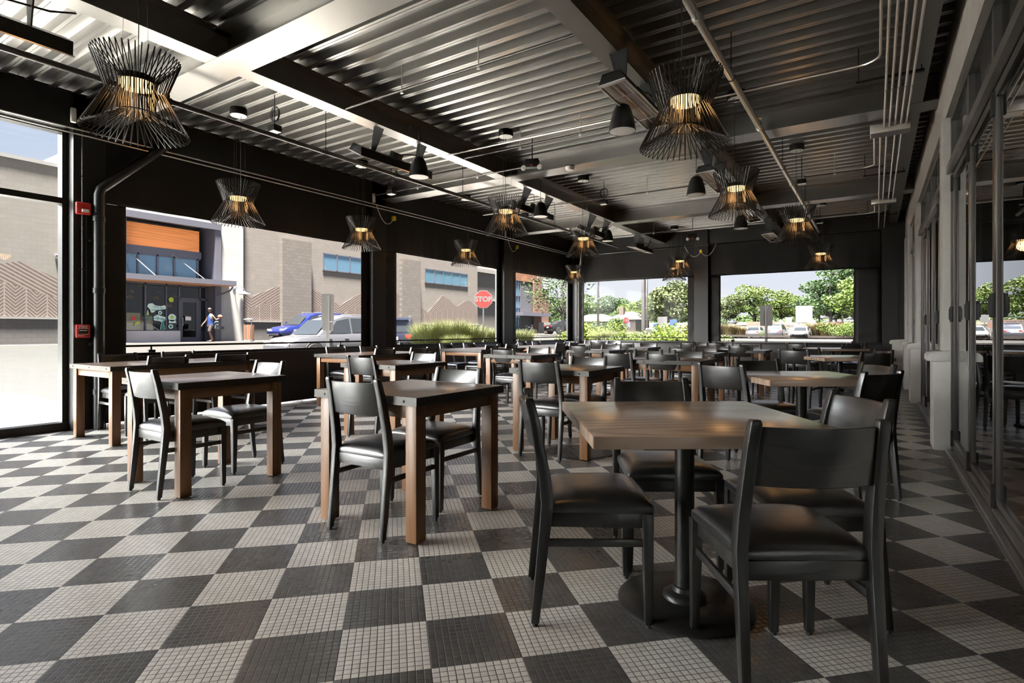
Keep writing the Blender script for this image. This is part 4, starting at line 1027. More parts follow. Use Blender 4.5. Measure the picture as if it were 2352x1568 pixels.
# mural: brown strokes painted on the block wall
def mural_mat(name, mode):
    m, t, b, out = nt(name); tc_ = N(t,'ShaderNodeTexCoord'); s_ = N(t,'ShaderNodeSeparateXYZ'); t.links.new(tc_.outputs['Object'], s_.inputs[0]); y,z = s_.outputs[1], s_.outputs[2]
    if mode == 'chevron':
        a = math_(t,'PINGPONG', y, .36); v = math_(t,'ADD', z, math_(t,'MULTIPLY', a, 1.0)); f = math_(t,'FRACT', math_(t,'DIVIDE', v, .15))
        gap = math_(t,'LESS_THAN', math_(t,'PINGPONG', y, .36), .025)
        ln = math_(t,'MULTIPLY', math_(t,'LESS_THAN', f, .55), math_(t,'SUBTRACT', 1.0, gap))
    else:
        k = {'down':.62,'up':-.62}[mode]; v = math_(t,'ADD', z, math_(t,'MULTIPLY', y, k)); ln = math_(t,'LESS_THAN', math_(t,'FRACT', math_(t,'DIVIDE', v, .17)), .48)
    nz_ = N(t,'ShaderNodeTexNoise'); nz_.inputs['Scale'].default_value = 6; t.links.new(tc_.outputs['Object'], nz_.inputs['Vector'])
    ln = math_(t,'MULTIPLY', ln, math_(t,'ADD', .55, math_(t,'MULTIPLY', nz_.outputs['Fac'], .7)))
    t.links.new(mixc(t, ln, wallc, (.062,.032,.026)), b.inputs['Base Color']); b.inputs['Roughness'].default_value = .85; return m
for k_ in ('chevron','down','up'): M['m'+k_] = mural_mat('mural_'+k_, k_)
mu = thing('wall_mural','brown striped mountain mural painted along the tan block wall','mural',(0,0,0))
def mp_(pts, k_): MB().prism(pts,'x',FXP,FXP+{'down':.012,'up':.018,'chevron':.024}[k_]).build('painted_'+{'mchevron':'treeline','mdown':'slope','mup':'slope'}['m'+k_], M['m'+k_], mu)
B0 = 1.70
mp_([(-10,B0),(9.72,B0),(9.72,3.4),(8.42,4.05),(4,2.9),(0,4.2),(-6,2.6),(-10,3.4)],'down'); mp_([(-10,B0),(9.72,B0),(9.72,2.55),(7.9,3.15),(5,2.3),(0,3.1),(-10,2.4)],'chevron')
mp_([(18.3,B0),(20.75,B0),(20.75,2.8),(19.6,2.7),(18.3,3.42)],'down'); mp_([(18.95,B0),(20.75,B0),(20.75,3.85),(18.95,3.1)],'up'); mp_([(18.3,B0),(20.75,B0),(20.75,2.45),(19.9,2.8),(18.9,2.35),(18.3,2.5)],'chevron')
mp_([(22.88,B0),(25.4,B0),(25.4,2.75),(22.88,3.95)],'down'); mp_([(25.2,B0),(30.98,B0),(30.98,3.9),(28.6,4.5),(25.2,2.75)],'up'); mp_([(22.88,B0),(30.98,B0),(30.98,2.3),(28.5,3.0),(26.6,2.7),(25.3,2.05),(24.0,2.75),(22.88,2.55)],'chevron')
mp_([(33.1,B0),(36.1,B0),(36.1,4.1),(34.2,2.6),(33.1,3.1)],'up'); mp_([(36.1,B0),(40.9,B0),(40.9,3.2),(40.0,3.75),(39.2,3.75),(38.0,3.2),(36.1,4.1)],'down'); mp_([(33.1,B0),(40.9,B0),(40.9,2.6),(38.5,2.9),(36.4,2.8),(34.4,2.5),(33.1,2.2)],'chevron')
# wall lamp, camera
o = thing('gooseneck_wall_lamp','gooseneck barn lamp on the white pilaster','wall lamp',(FXP+.25,17.75,3.40))
MB().tube([(0,0,0),(.1,0,.02),(.18,.05,.18),(.28,.25,.2),(.34,.38,.05),(.35,.4,-.08)],.02,8).lathe([(.0,-.01),(.09,-.01),(.09,.02)],12,(0,0,0),axis='x').build('arm', M['slate'], o, smooth=True)
MB().lathe([(.03,-.06),(.09,-.13),(.33,-.24),(.33,-.25),(.0,-.12)],18,(.35,.4,0)).build('shade', M['ledge'], o, smooth=True)
o = thing('security_camera','small white camera on the tan wall corner, left window','camera',(FXP+.02,9.68,4.45)); MB().box(0,.1,-.06,.06,-.06,.06).build('mount', M['ledge'], o); MB().lathe([(.0,0),(.06,0),(.06,.1),(.0,.12)],12,(.1,0,-.02),axis='x').build('lens_body', M['slate'], o)
# trash bin
o = thing('litter_bin','wood-slatted litter bin by the tan wall','bin',(-29.15,17.95,gz(-29.15,17.95)+.07))
for k in range(8):
    a = 2*pi*k/8; MB().box(.245,.265,-.085,.085,.10,.92).build('wood_slat', M['binwood'], o).rotation_euler = (0,0,a+.2)
MB().lathe([(.0,.0),(.27,.0),(.27,.09),(.24,.1),(.24,.9)],20).build('liner', M['ledge'], o); MB().lathe([(.24,1.18),(.27,1.19),(.27,1.24),(.0,1.28)],20).build('hood', M['ledge'], o)
for k in range(3): a = 2*pi*k/3; MB().tube([(.24*cos(a),.24*sin(a),.9),(.24*cos(a),.24*sin(a),1.2)],.015,6).build('hood_post', M['ledge'], o)
# second building
bB = thing('brick_building','brown brick shop farther along with a flat dark canopy','building',(0,0,0))
MB().box(-45,FXP,51.0,54.3,.3,9.5).build('brick_wall', M['redbrick'], bB); MB().box(FXP,FXP+.2,50.8,51.6,.3,9.5).build('brick_pier', M['redbrick'], bB)
MB().box(-45,FXP-.1,48.5,51.0,.3,6.2).build('grey_siding', M['hsiding'], bB); MB().box(-45,FXP-.05,47.5,51.0,6.2,8.2).build('tan_panel', M['binwood'], bB)
MB().box(-45,FXP-.15,47.5,48.5,.3,6.2).build('glazing', M['skyglass'], bB)
for z in (.6,2.3,3.4,4.6,5.9): MB().box(FXP-.15,FXP-.08,47.5,48.5,z,z+.08).build('mullion', M['slate'], bB)
for y in (47.5,48.0,48.45): MB().box(FXP-.15,FXP-.08,y,y+.07,.3,6.2).build('mullion', M['slate'], bB)
MB().box(FXP-.1,FXP+1.2,47.0,52.6,2.6,2.95).build('canopy', M['slate'], bB)
MB().box(FXP,FXP+.25,51.6,54.35,.3,2.0).build('stone_base', M['ledge'], bB); MB().box(FXP+.25,FXP+.27,53.0,53.6,.9,1.5).build('vent_grille', M['redbrick'], bB)
MB().box(FXP,FXP+.1,52.7,54.2,5.6,6.9).build('sign_board', M['slatelight'], bB)
for k in range(4): MB().box(FXP+.1,FXP+.12,52.9,54.1,5.7+k*.3,5.85+k*.3).build('sign_line', M['white'], bB)

# ------------------------------------------------------------ cars
def car_parts(kind):
    suv = kind == 'suv'; L_ = 4.6; rz_ = 1.69 if suv else 1.43; hb = 1.0 if suv else .92
    root = thing('car','car','car')
    S = [(0,.48,hb-.22,.74),(.06,.38,hb-.05,.83),(.35,.30,hb+.02,.90),(1.2,.26,hb+.02,.92),(2.4,.25,hb,.92),(3.1,.25,hb-.01,.92),(3.5,.26,hb-.05,.90),(4.1,.30,hb-.13,.86),(4.45,.38,hb-.24,.76),(4.6,.48,hb-.38,.62)]
    q = MB(); vs = []
    for x,zb,zt,w_ in S:
        h = zt-zb; vs += [(x,-w_*.93,zb),(x,-w_,zb+h*.35),(x,-w_*.99,zb+h*.75),(x,-w_*.9,zt),(x,w_*.9,zt),(x,w_*.99,zb+h*.75),(x,w_,zb+h*.35),(x,w_*.93,zb)]
    n_ = 8; fs = [(i*n_+j,i*n_+(j+1)%n_,(i+1)*n_+(j+1)%n_,(i+1)*n_+j) for i in range(len(S)-1) for j in range(n_)]+[tuple(range(8))[::-1],tuple(range((len(S)-1)*8,len(S)*8))]
    if suv: Cb = [(.10,hb-.02,.80),(.30,rz_-.16,.70),(.55,rz_-.03,.66),(1.3,rz_,.67),(2.2,rz_-.02,.66),(2.7,rz_-.16,.67),(3.45,hb-.06,.80)]
    else: Cb = [(.55,hb-.02,.80),(1.15,rz_-.07,.66),(1.5,rz_,.64),(2.1,rz_,.64),(2.6,rz_-.10,.65),(3.35,hb-.06,.80)]
    q.add(vs,fs); vs = []
    for x,zt,w_ in Cb: vs += [(x,-.83,hb-.06),(x,-w_,zt-.03),(x,-w_*.8,zt),(x,w_*.8,zt),(x,w_,zt-.03),(x,.83,hb-.06)]
    q.add(vs,[(i*6+j,i*6+(j+1)%6,(i+1)*6+(j+1)%6,(i+1)*6+j) for i in range(len(Cb)-1) for j in range(6)]+[tuple(range(6))[::-1],tuple(range((len(Cb)-1)*6,len(Cb)*6))])
    q.build('body', M['carpaint'], root, smooth=True, auto=38)
    def side(x,t_,s):      # point on the cabin side
        for (xa,za,wa),(xb,zb_,wb) in zip(Cb[:-1],Cb[1:]):
            if xa <= x <= xb: k = (x-xa)/(xb-xa); zr = za+(zb_-za)*k-.03; wr = wa+(wb-wa)*k; break
        z0_ = hb-.06; z = z0_+(zr-z0_)*t_; return (x, s*(.83+(wr-.83)*t_+.012), z)
    for s in (-1,1):
        ws = [(.42,1.0,1.08,1.1),(1.12,1.95,1.12,1.95),(2.0,2.95,2.0,2.62)] if suv else [(1.0,1.25,1.2,1.3),(1.3,2.0,1.35,2.0),(2.05,2.95,2.05,2.6)]
        if suv: ws = [(.55,1.05,.50,1.05),(1.12,1.95,1.12,1.95),(2.02,3.05,2.02,2.58)]
        for (a,b,c_,d_) in ws:
            MB().quad(side(a,.16,s),side(b,.16,s),side(d_,.90,s),side(c_,.90,s)).build('side_window', M['carglass'], root)
        MB().box(2.98,3.12,s*.93-(.1 if s<0 else 0),s*.93+(.1 if s>0 else 0),hb+.02,hb+.17).build('mirror', M['carpaint'], root, bevel=.02)
        MB().box(2.2,2.38,s*.915-.01,s*.915+.012,hb-.16,hb-.13).box(1.25,1.43,s*.915-.01,s*.915+.012,hb-.16,hb-.13).build('door_handle', M['alu'], root)
        for x in (.86,3.68):
            wl = MB().lathe([(.20,-.11),(.33,-.11),(.345,-.08),(.345,.08),(.33,.11),(.20,.11)],28,(x,s*.83,.345),axis='y').build('wheel', M['tyre'], root, smooth=True, auto=40)
            r_ = MB().lathe([(.0,s*.085),(.05,s*.095),(.05,s*.07)],14,(x,s*.83,.345),axis='y').lathe([(.20,s*.10),(.225,s*.112),(.225,s*.09)],28,(x,s*.83,.345),axis='y')
            for k in range(5):
                a = 2*pi*k/5+.3; r_.tube([(x+.04*cos(a),s*(.83+.09),.345+.04*sin(a)),(x+.21*cos(a),s*(.83+.10),.345+.21*sin(a))],.022,5)
            r_.build('rim', M['alu'], wl)
            MB().lathe([(.30,-.02),(.40,-.02),(.40,.02),(.30,.02)],28,(x,s*.905,.36),axis='y').build('wheel_arch', M['tyre'], root)
        MB().box(.0,.14,s*.60-.13,s*.60+.13,hb-.24,hb-.06).build('tail_light', M['taillight'], root, bevel=.01)
        MB().box(4.36,4.52,s*.58-.14,s*.58+.14,hb-.34,hb-.24).build('headlight', M['white'], root, bevel=.01)
    def cab(x,t_,yy):
        p = side(x,t_,1); return (p[0],yy,p[2])
    xr0,xr1 = (.16,.34) if suv else (.62,1.12)
    zr0 = hb+.06; zr1 = rz_-.18 if suv else rz_-.10
    MB().quad((xr0-.04,-.68,zr0),(xr0-.04,.68,zr0),(xr1-.04,.56,zr1),(xr1-.04,-.56,zr1)).build('rear_window', M['carglass'], root)
    xf0,xf1 = (3.36,2.80) if suv else (3.28,2.70)
    MB().quad((xf0+.05,-.66,hb),(xf0+.05,.66,hb),(xf1+.06,.56,rz_-.18),(xf1+.06,-.56,rz_-.18)).build('windshield', M['carglass'], root)
    MB().box(-.012,.01,-.17,.17,hb-.30,hb-.15).build('licence_plate', M['white'], root)
    MB().box(4.50,4.61,-.45,.45,.36,.50).build('grille', M['tyre'], root, bevel=.01)
    MB().box(.02,.3,-.80,.80,.30,.46).build('rear_bumper_trim', M['tyre'], root, bevel=.01)
    if suv:
        MB().box(.18,.42,-.6,.6,rz_-.06,rz_-.03).build('spoiler', M['carpaint'], root)
        for s in (-1,1): MB().tube([(.7,s*.6,rz_-.01),(.8,s*.6,rz_+.03),(2.2,s*.6,rz_+.02),(2.35,s*.6,rz_-.02)],.018,6).build('roof_rail', M['alu'], root)
    return root
M['tyre'] = plain('tyre',(.006,.006,.006),.7); M['taillight'] = plain('tail_light',(.25,.01,.01),.2); M['carglass'] = plain('car_glass',(.012,.014,.016),.05,0,.8)
PAINT = {}
def paint(nm,c): PAINT[nm] = plain('car_paint_'+nm, c, .22, .2, .5, coat=.6); return PAINT[nm]
paint('silver',(.055,.055,.062)); paint('white',(.11,.11,.115)); paint('blue',(.006,.011,.07)); paint('navy',(.012,.013,.022)); paint('grey',(.06,.06,.066)); paint('red',(.14,.012,.01)); paint('black',(.008,.008,.009))
M['carpaint'] = PAINT['silver']; cars = {'suv':car_parts('suv'),'sedan':car_parts('sedan')}; cu_ = {'suv':0,'sedan':0}
def car(kind, col, x, y, deg, label, z=None):
    """x,y = middle of the car; deg = heading of its front"""
    a = radians(deg); first = not cu_[kind]; root = cars[kind]
    ox, oy = x-2.3*cos(a), y-2.3*sin(a)
    if first: cu_[kind] = 1; o = root
    else: o = dup(root)
    z0_ = gz(x,y) if z is None else z
    # follow the slope of the road
    zf, zb_ = gz(x+1.4*cos(a),y+1.4*sin(a)), gz(x-1.4*cos(a),y-1.4*sin(a))
    o.location = (ox,oy,z0_-(zf-zb_)*2.3/2.8); o.rotation_euler = (0,-math.atan2(zf-zb_,2.8),a); o['label'] = label
    for c_ in o.children:
        if c_.name.split('.')[0] in ('body','mirror','spoiler') and PAINT[col] is not c_.data.materials[0]:
            key = (c_.data.name.split('.')[0]+kind+col)
            c_.data = c_.data.copy(); c_.data.materials[0] = PAINT[col]
    return o
car('suv','silver',-16.9,13.6,-90,'silver car outside the large left window, front to the left')
car('suv','navy',-18.75,19.0,130,'dark car seen from behind at the left edge of the second window')
car('suv','blue',-28.0,21.0,-90,'blue car parked along the tan store wall')
car('sedan','white',-12.52,75.2,88,'white sedan seen from behind in the far lot, left one')
car('suv','silver',-9.93,74.4,88,'silver car seen from behind, right of the white sedan')
car('sedan','white',-7.31,73.6,-92,'white sedan facing us in the far lot')
car('sedan','grey',-8.4,83,-90,'grey-blue car just behind the white sedan facing us')
car('suv','silver',-4.0,105,176,'silver car side-on at the right edge of the far window')
car('suv','red',-7.4,128,180,'red car behind the silver side-on car')
car('suv','white',-11.9,205,190,'white car parked on the distant rise, left one')
car('suv','white',-7.1,200,190,'white car parked on the distant rise, right one')
car('sedan','grey',-34.6,165,175,'grey car far off beyond the tan grasses, left')
car('sedan','grey',-21.6,66.5,170,'pale car half hidden behind the shrubs at the far left window')
car('sedan','black',-27.2,52.2,60,'small dark car parked by the brown brick corner')

# ------------------------------------------------------------ signs and posts
M['signback'] = plain('sign_back',(.030,.029,.029),.5,.3); M['signred'] = plain('sign_red',(.11,.006,.004),.45); M['signwhite'] = plain('sign_white',(.07,.07,.07),.5); M['post'] = plain('galvanised_post',(.05,.05,.052),.5,.3)
M['bronze'] = plain('bronze_pole',(.012,.008,.007),.5); M['signblue'] = plain('sign_blue',(.01,.035,.10),.5)
def upost(z0,z1,par,w_=.035): return MB().box(-w_,w_,-.004,.004,z0,z1).box(-w_,-w_+.008,-.03,0,z0,z1).box(w_-.008,w_,-.03,0,z0,z1).build('post', M['post'], par)
def rrect(w_,h,r,z0,n_=5):
    pts = []
    for cx,cz,a0 in ((w_-r,h-r,0),(-w_+r,h-r,pi/2),(-w_+r,r,pi),(w_-r,r,3*pi/2)):
        pts += [(cx+r*cos(a0+pi/2*k/n_),z0+cz+r*sin(a0+pi/2*k/n_)) for k in range(n_+1)]
    return pts
def plate_sign(x,y,rz_,w_,z0,z1,label):
    o = thing('parking_sign',label,'sign',(x,y,gz(x,y)),rz_)
    MB().prism(rrect(w_/2,z1-z0,.035,z0),'y',.006,.012).build('sign_plate', M['signback'], o); upost(0,z1-.03,o); return o
VD = radians(33.1)
def vdir(x,y): return atan2(y,x)-pi/2
o = plate_sign(-10.37,8.28,vdir(-10.37,8.28)+.1,.27,1.37,1.96+.03,'back of a tall grey sign on a steel post before the silver car'); MB().prism(rrect(.12,.20,.03,1.16),'y',.006,.012).build('small_plate', M['signback'], o)
plate_sign(-2.5,16.27+.3,vdir(-2.5,16.3)-.05,.31,1.29,1.86,'back of a grey sign on a steel post in the far right window')
def octo(r): return [(r*cos(pi/8+k*pi/4)/cos(pi/8),r*sin(pi/8+k*pi/4)/cos(pi/8)) for k in range(8)]
def stop(x,y,zc,r,label,post=True):
    o = thing('stop_sign',label,'sign',(x,y,0),vdir(x,y))
    MB().prism([(a,zc+b) for a,b in octo(r)],'y',-.004,.0).build('white_border', M['signwhite'], o)
    f = MB().prism([(a,zc+b) for a,b in octo(r*.93)],'y',-.008,-.004).build('red_face', M['signred'], o)
    text('STOP', r*.80, (0,-.0095,zc-.01*r), (pi/2,0,0), M['signwhite'], f, bold=.012*r/.38)
    MB().box(-.03,.03,.0,.03,gz(x,y)-.1,zc+r*.9).build('post', M['post'], o)
stop(-14.14,19.43,2.45,.38,'large red stop sign in the second left window')
stop(-16.86,42.73,1.93,.24,'small distant red stop sign left of the bronze lamp post')
# lamp posts
def lpost(x,y,r,h,label,base=False,arms=False):
    o = thing('lamp_post',label,'lamp post',(x,y,gz(x,y)))
    MB().box(-r,r,-r,r,0,h).build('pole', M['bronze'], o, bevel=r*.2); MB().lathe([(r*2.2,0),(r*2.2,.12),(r*1.3,.2),(r*1.3,.0)],12,(0,0,.55 if base else 0)).build('base_cover', M['bronze'], o)
    if base: MB().lathe([(.0,-.1),(.33,-.1),(.33,.55),(.0,.56)],20).build('yellow_footing', M['footing'], o)
    if arms: MB().box(-1.3,1.3,-.08,.08,h-.1,h).box(-1.5,-.8,-.2,.2,h-.08,h).box(.8,1.5,-.2,.2,h-.08,h).build('lamp_arm', M['bronze'], o)
M['footing'] = plain('footing_yellow',(.09,.06,.012),.7)
lpost(-8.36,23.2,.075,7.5,'thick bronze lamp post with pale yellow footing among shrubs',True)
lpost(-25.0,55.3,.09,9,'thin dark lamp post left in the far left window')
lpost(-24.0,67.9,.08,10.5,'slender lamp post just behind the thick bronze one')
lpost(-25.2,150.7,.18,10.2,'distant twin-arm lamp post above the big tree',False,True)
lpost(-7.4,174.2,.2,14.0,'distant twin-arm lamp post in front of the right tree',False,True)
def board(x,y,w_,z0,z1,mat,label,nm='road_sign',posts=1):
    o = thing(nm,label,'sign',(x,y,0),vdir(x,y)); MB().box(-w_/2,w_/2,-.02,.02,z0,z1).build('sign_board', mat, o)
    for k in range(posts): xx = 0 if posts == 1 else (-w_*.3+.6*w_*k); MB().box(xx-.06,xx+.06,.02,.1,gz(x,y)-.1,z1-.1).build('post', M['post'], o)
    return o
board(-11.76,123.6,3.0,2.7,6.0,M['signwhite'],'white boards seen from behind, right of the big tree',posts=2)
board(-15.6,133,1.2,2.6,4.0,M['signwhite'],'small pale board on a post beneath the big tree')
board(-8.67,137.6,2.6,3.8,4.4,M['signwhite'],'thin white gantry sign near the right trees',posts=2)
board(-10.4,123,1.4,2.3,3.2,M['signwhite'],'small white board beside the larger white boards')
board(-13.18,39.16,.4,1.0,1.6,M['signblue'],'small blue parking sign, left one'); board(-12.2,40.0,.5,1.2,1.9,M['signblue'],'small blue parking sign, right one')
board(-19.2,59.1,1.0,1.6,2.6,M['signwhite'],'pale octagonal sign back by the blue signs')
o = board(-21.3,141.3,8.5,1.2,3.2,M['redbrick'],'low dark red monument sign with white letters below the big tree','monument_sign',2)
text('WEST', 1.6, (-.6,-.05,2.45), (pi/2,0,0), M['signwhite'], o)
o = thing('yield_sign','pale diamond sign right of the monument sign','sign',(-15.6,121,0),vdir(-15.6,121)); MB().prism([(0,1.6),(.9,2.5),(0,3.4),(-.9,2.5)],'y',-.02,.02).build('sign_board', M['signwhite'], o); MB().box(-.06,.06,.02,.1,gz(-15.6,121)-.1,3.2).build('post', M['post'], o)
# bicycle at a rack
o = thing('bicycle','pale bicycle standing at a rack before the brown brick shop','bicycle',(-23.46,38.43,gz(-23.46,38.43)),radians(60))
for x in (-.5,.5):
    MB().tube([(x+.33*cos(2*pi*k/20),0,.34+.33*sin(2*pi*k/20)) for k in range(20)],.02,6,closed=True).build('wheel', M['tyre'], o)
MB().tube([(-.5,0,.34),(-.15,0,.85),(.38,0,.9),(-.05,0,.35),(-.5,0,.34)],.02,6).tube([(-.15,0,.85),(-.05,0,.35)],.02,6).tube([(.5,0,.34),(.36,0,1.0)],.02,6).build('frame', M['signwhite'], o)
MB().tube([(.36,-.25,1.05),(.36,0,1.0),(.36,.25,1.05)],.015,6).build('handlebar', M['tyre'], o); MB().box(-.3,-.05,-.06,.06,.93,.97).build('saddle', M['tyre'], o, bevel=.01)
# house
o = thing('house','low brick house with shallow tan roofs beyond the lot','house',(0,0,0))
M['hroof'] = plain('house_roof',(.034,.025,.021),.8); M['hwall'] = plain('house_wall',(.035,.022,.016),.8)
def hs(x0,x1,y0,y1,z0,z1,zr):
    MB().box(x0,x1,y0,y1,z0,z1).build('wall', M['hwall'], o); c_ = (y0+y1)/2
    MB().add([(x0-.8,y0-.8,z1),(x1+.8,y0-.8,z1),(x1+.8,y1+.8,z1),(x0-.8,y1+.8,z1),(x0+1.5,c_,zr),(x1-1.5,c_,zr)],[(0,1,5,4),(1,2,5),(2,3,4,5),(3,0,4),(3,2,1,0)]).build('roof', M['hroof'], o)
    for k in range(3): MB().box(x0+(k+.7)*(x1-x0)/4,x0+(k+1.2)*(x1-x0)/4,y0-.05,y0,z0+1.0,z0+2.0).build('window', M['slate'], o)
hs(-43,-37.2,84,92,.6,2.6,3.9); hs(-37,-32.5,86.5,93,.6,2.9,4.3); MB().box(-36,-35.2,88,88.8,3.5,5.0).build('chimney', M['hwall'], o)
# ------------------------------------------------------------ plants
def leafmat(nm,c1,c2,tr=.25):
    m,t,b,out = nt(nm); g = N(t,'ShaderNodeNewGeometry'); t.links.new(mixc(t,g.outputs['Random Per Island'],c1,c2), b.inputs['Base Color']); b.inputs['Roughness'].default_value = .6; b.inputs['Specular IOR Level'].default_value = .2
    return m
LM = {'mid':leafmat('leaf_mid',(.016,.033,.006),(.034,.056,.010)),'bright':leafmat('leaf_bright',(.030,.052,.006),(.052,.075,.012)),'dark':leafmat('leaf_dark',(.012,.026,.007),(.022,.040,.010)),'lime':leafmat('leaf_lime',(.048,.075,.006),(.078,.105,.010)),
 'olive':leafmat('leaf_olive',(.026,.036,.010),(.042,.052,.016)),'grass':leafmat('blade_green',(.058,.070,.018),(.098,.104,.038)),'tan':leafmat('blade_tan',(.070,.052,.020),(.095,.075,.034))}
BK = plain('bark',(.020,.016,.013),.9)
def crown(rr, blobs, n_, s):
    q = MB()
    for k in range(n_):
        (cx,cy,cz,rx,rz_) = blobs[rr.randrange(len(blobs))]
        while True:
            a,b,c_ = rr.uniform(-1,1),rr.uniform(-1,1),rr.uniform(-1,1); l2 = a*a+b*b+c_*c_
            if .25 < l2 < 1: break
        p = Vector((cx+a*rx,cy+b*rx,cz+c_*rz_)); u = Vector((rr.gauss(0,1),rr.gauss(0,1),rr.gauss(0,.5))).normalized(); w_ = u.cross(Vector((rr.gauss(0,1),rr.gauss(0,1),rr.gauss(0,1)))).normalized()
        ss = s*rr.uniform(.6,1.3); q.quad(p-u*ss, p+w_*ss*.6, p+u*ss, p-w_*ss*.6)
    return q
def make_tree(seed, w_, h, n_, s, mat, trunk=.25, clear=.2):
    rr = random.Random(seed); root = thing('tree','tree','tree'); bl = []
    nb = 13
    for k in range(nb):
        a = rr.uniform(0,6.28); u = k/(nb-1); rad = w_*.5*(.75-.45*abs(u-.35))*rr.uniform(.35,1.0); z = h*(clear+.12)+(h*(1-clear)-h*.22)*u
        bl.append((rad*cos(a),rad*sin(a),z,w_*rr.uniform(.17,.26),h*rr.uniform(.09,.14)))
    crown(rr,bl,n_,s).build('foliage', mat, root)
    q = MB().tube([(0,0,-.2),(.05*h*.1,0,h*.3),(0,.02*h,h*.55),(0,0,h*.8)],[trunk,trunk*.8,trunk*.5,trunk*.15],8)
    for b_ in bl[:9]: q.tube([(0,0,h*clear),(b_[0]*.5,b_[1]*.5,(h*clear+b_[2])/2),(b_[0],b_[1],b_[2])],[trunk*.5,trunk*.3,trunk*.08],6)
    q.build('trunk', BK, root, smooth=True)
    return root
def put(proto, used, x, y, s, label, rz_=0, mat=None, sz=None, group=None):
    o = place(proto, used[0], (x,y,gz(x,y)), rz_, label, group); used[0] = True; o.scale = (s,s,sz or s)
    if mat:
        for c_ in o.children:
            if c_.name.startswith('foliage') or c_.name.startswith('blades'): c_.data = c_.data.copy(); c_.data.materials[0] = mat
    o['kind'] = 'thing'
    return o
TA = make_tree(1,10,8,5200,.22,LM['mid']); ua = [False]; TB = make_tree(2,9,9,5200,.20,LM['bright']); ub = [False]
GT = 'trees beyond the parking lot'
put(TB,ub,-25.5,150,1.35,'broad bright green tree centred in the far right window',.3,sz=1.12,group=GT)
put(TA,ua,-31.2,146,1.15,'olive tree at the left edge of the far right window',1,LM['olive'],.95,GT)
put(TB,ub,-20.0,156,1.15,'bright green tree overlapping the right side of the broad tree',2,sz=.98,group=GT)
put(TA,ua,-7.5,128,1.4,'tall dark tree at the right edge of the far right window',.6,LM['dark'],1.65,GT)
put(TB,ub,-3.0,120,1.3,'yellow-green tree in front of the tall dark tree',1.5,LM['bright'],1.05,GT)
put(TA,ua,-1.0,140,1.6,'tall green tree just inside the right window edge',2.5,None,1.9,GT)
k_ = 0
for (x,y,s,m_,sz,l) in [(-52,108,1.0,'mid',.75,'rounded tree behind the left end of the house'),(-47,112,1.0,'dark',.8,'dark tree behind the house roofs'),(-42,110,.95,'mid',.72,'mid green tree behind the house chimney'),(-38.5,100,.8,'bright',.6,'small bright tree right of the house'),
 (-37,112,1.1,'mid',.85,'green tree behind the small stop sign'),(-33.5,104,1.0,'dark',.85,'dark tree behind the thick lamp post'),(-30.5,96,1.0,'mid',.85,'green tree right of the thick lamp post'),(-28.3,92,.95,'bright',.8,'bright tree left of the middle column'),(-26.5,86,1.0,'olive',1.0,'olive tree beside the middle column'),
 (-44.5,76,.45,'bright',.45,'small shrubby tree left of the house'),(-16,190,1.3,'dark',.95,'distant dark tree on the hill right of the broad tree'),(-22,205,1.5,'mid',1.0,'distant tree on the hill behind the broad tree'),(-9.5,185,1.2,'olive',.8,'distant olive tree behind the white boards'),(-13,175,1.0,'mid',.8,'distant green tree behind the white boards'),
 (-36,165,1.1,'dark',.8,'dark tree left behind the olive tree'),(-60,120,1.4,'mid',.9,'tree far left beyond the corner column'),(-70,130,1.6,'dark',1.0,'dark tree far beyond the brown brick shop'),(-47,66,.6,'olive',.8,'olive tree behind the thin tree at the third window'),(-40,70,.55,'mid',.5,'low tree seen beside the corner column')]:
    put((TA,TB)[k_%2],(ua,ub)[k_%2],x,y,s,l,k_*1.1,LM[m_],sz,GT); k_ += 1
# thin honey locust near the corner
TC = make_tree(9,8,7.2,2400,.10,LM['mid'],.14,.28); put(TC,[False],-23.5,44.4,1.0,'airy thin-leaved tree with forked trunk left of the corner column',.4)
# hills
hl = MB(); rr = random.Random(4)
for k in range(60):
    x = -150+k*3.4; h0 = 9+3*sin(k*.21)+1.5*sin(k*.9+1)+rr.uniform(-.5,.5); hl.add([(x,300,0),(x+3.4,300,0),(x+3.4,300+20,h0*1.0+rr.uniform(-.6,.6)),(x,300+20,h0)],[(0,1,2,3)])
crn = crown(random.Random(5),[(-150+k*5.2,305+rr.uniform(-6,10),7+2.6*sin(k*.33)+rr.uniform(-1,1),6,3.2) for k in range(42)]+[(-150+k*5.2,295,3.5,6,3.5) for k in range(42)],16000,.75)
o = crn.build('distant_treeline', LM['mid']); tag(o,'wooded ridge on the horizon','treeline',kind='stuff')
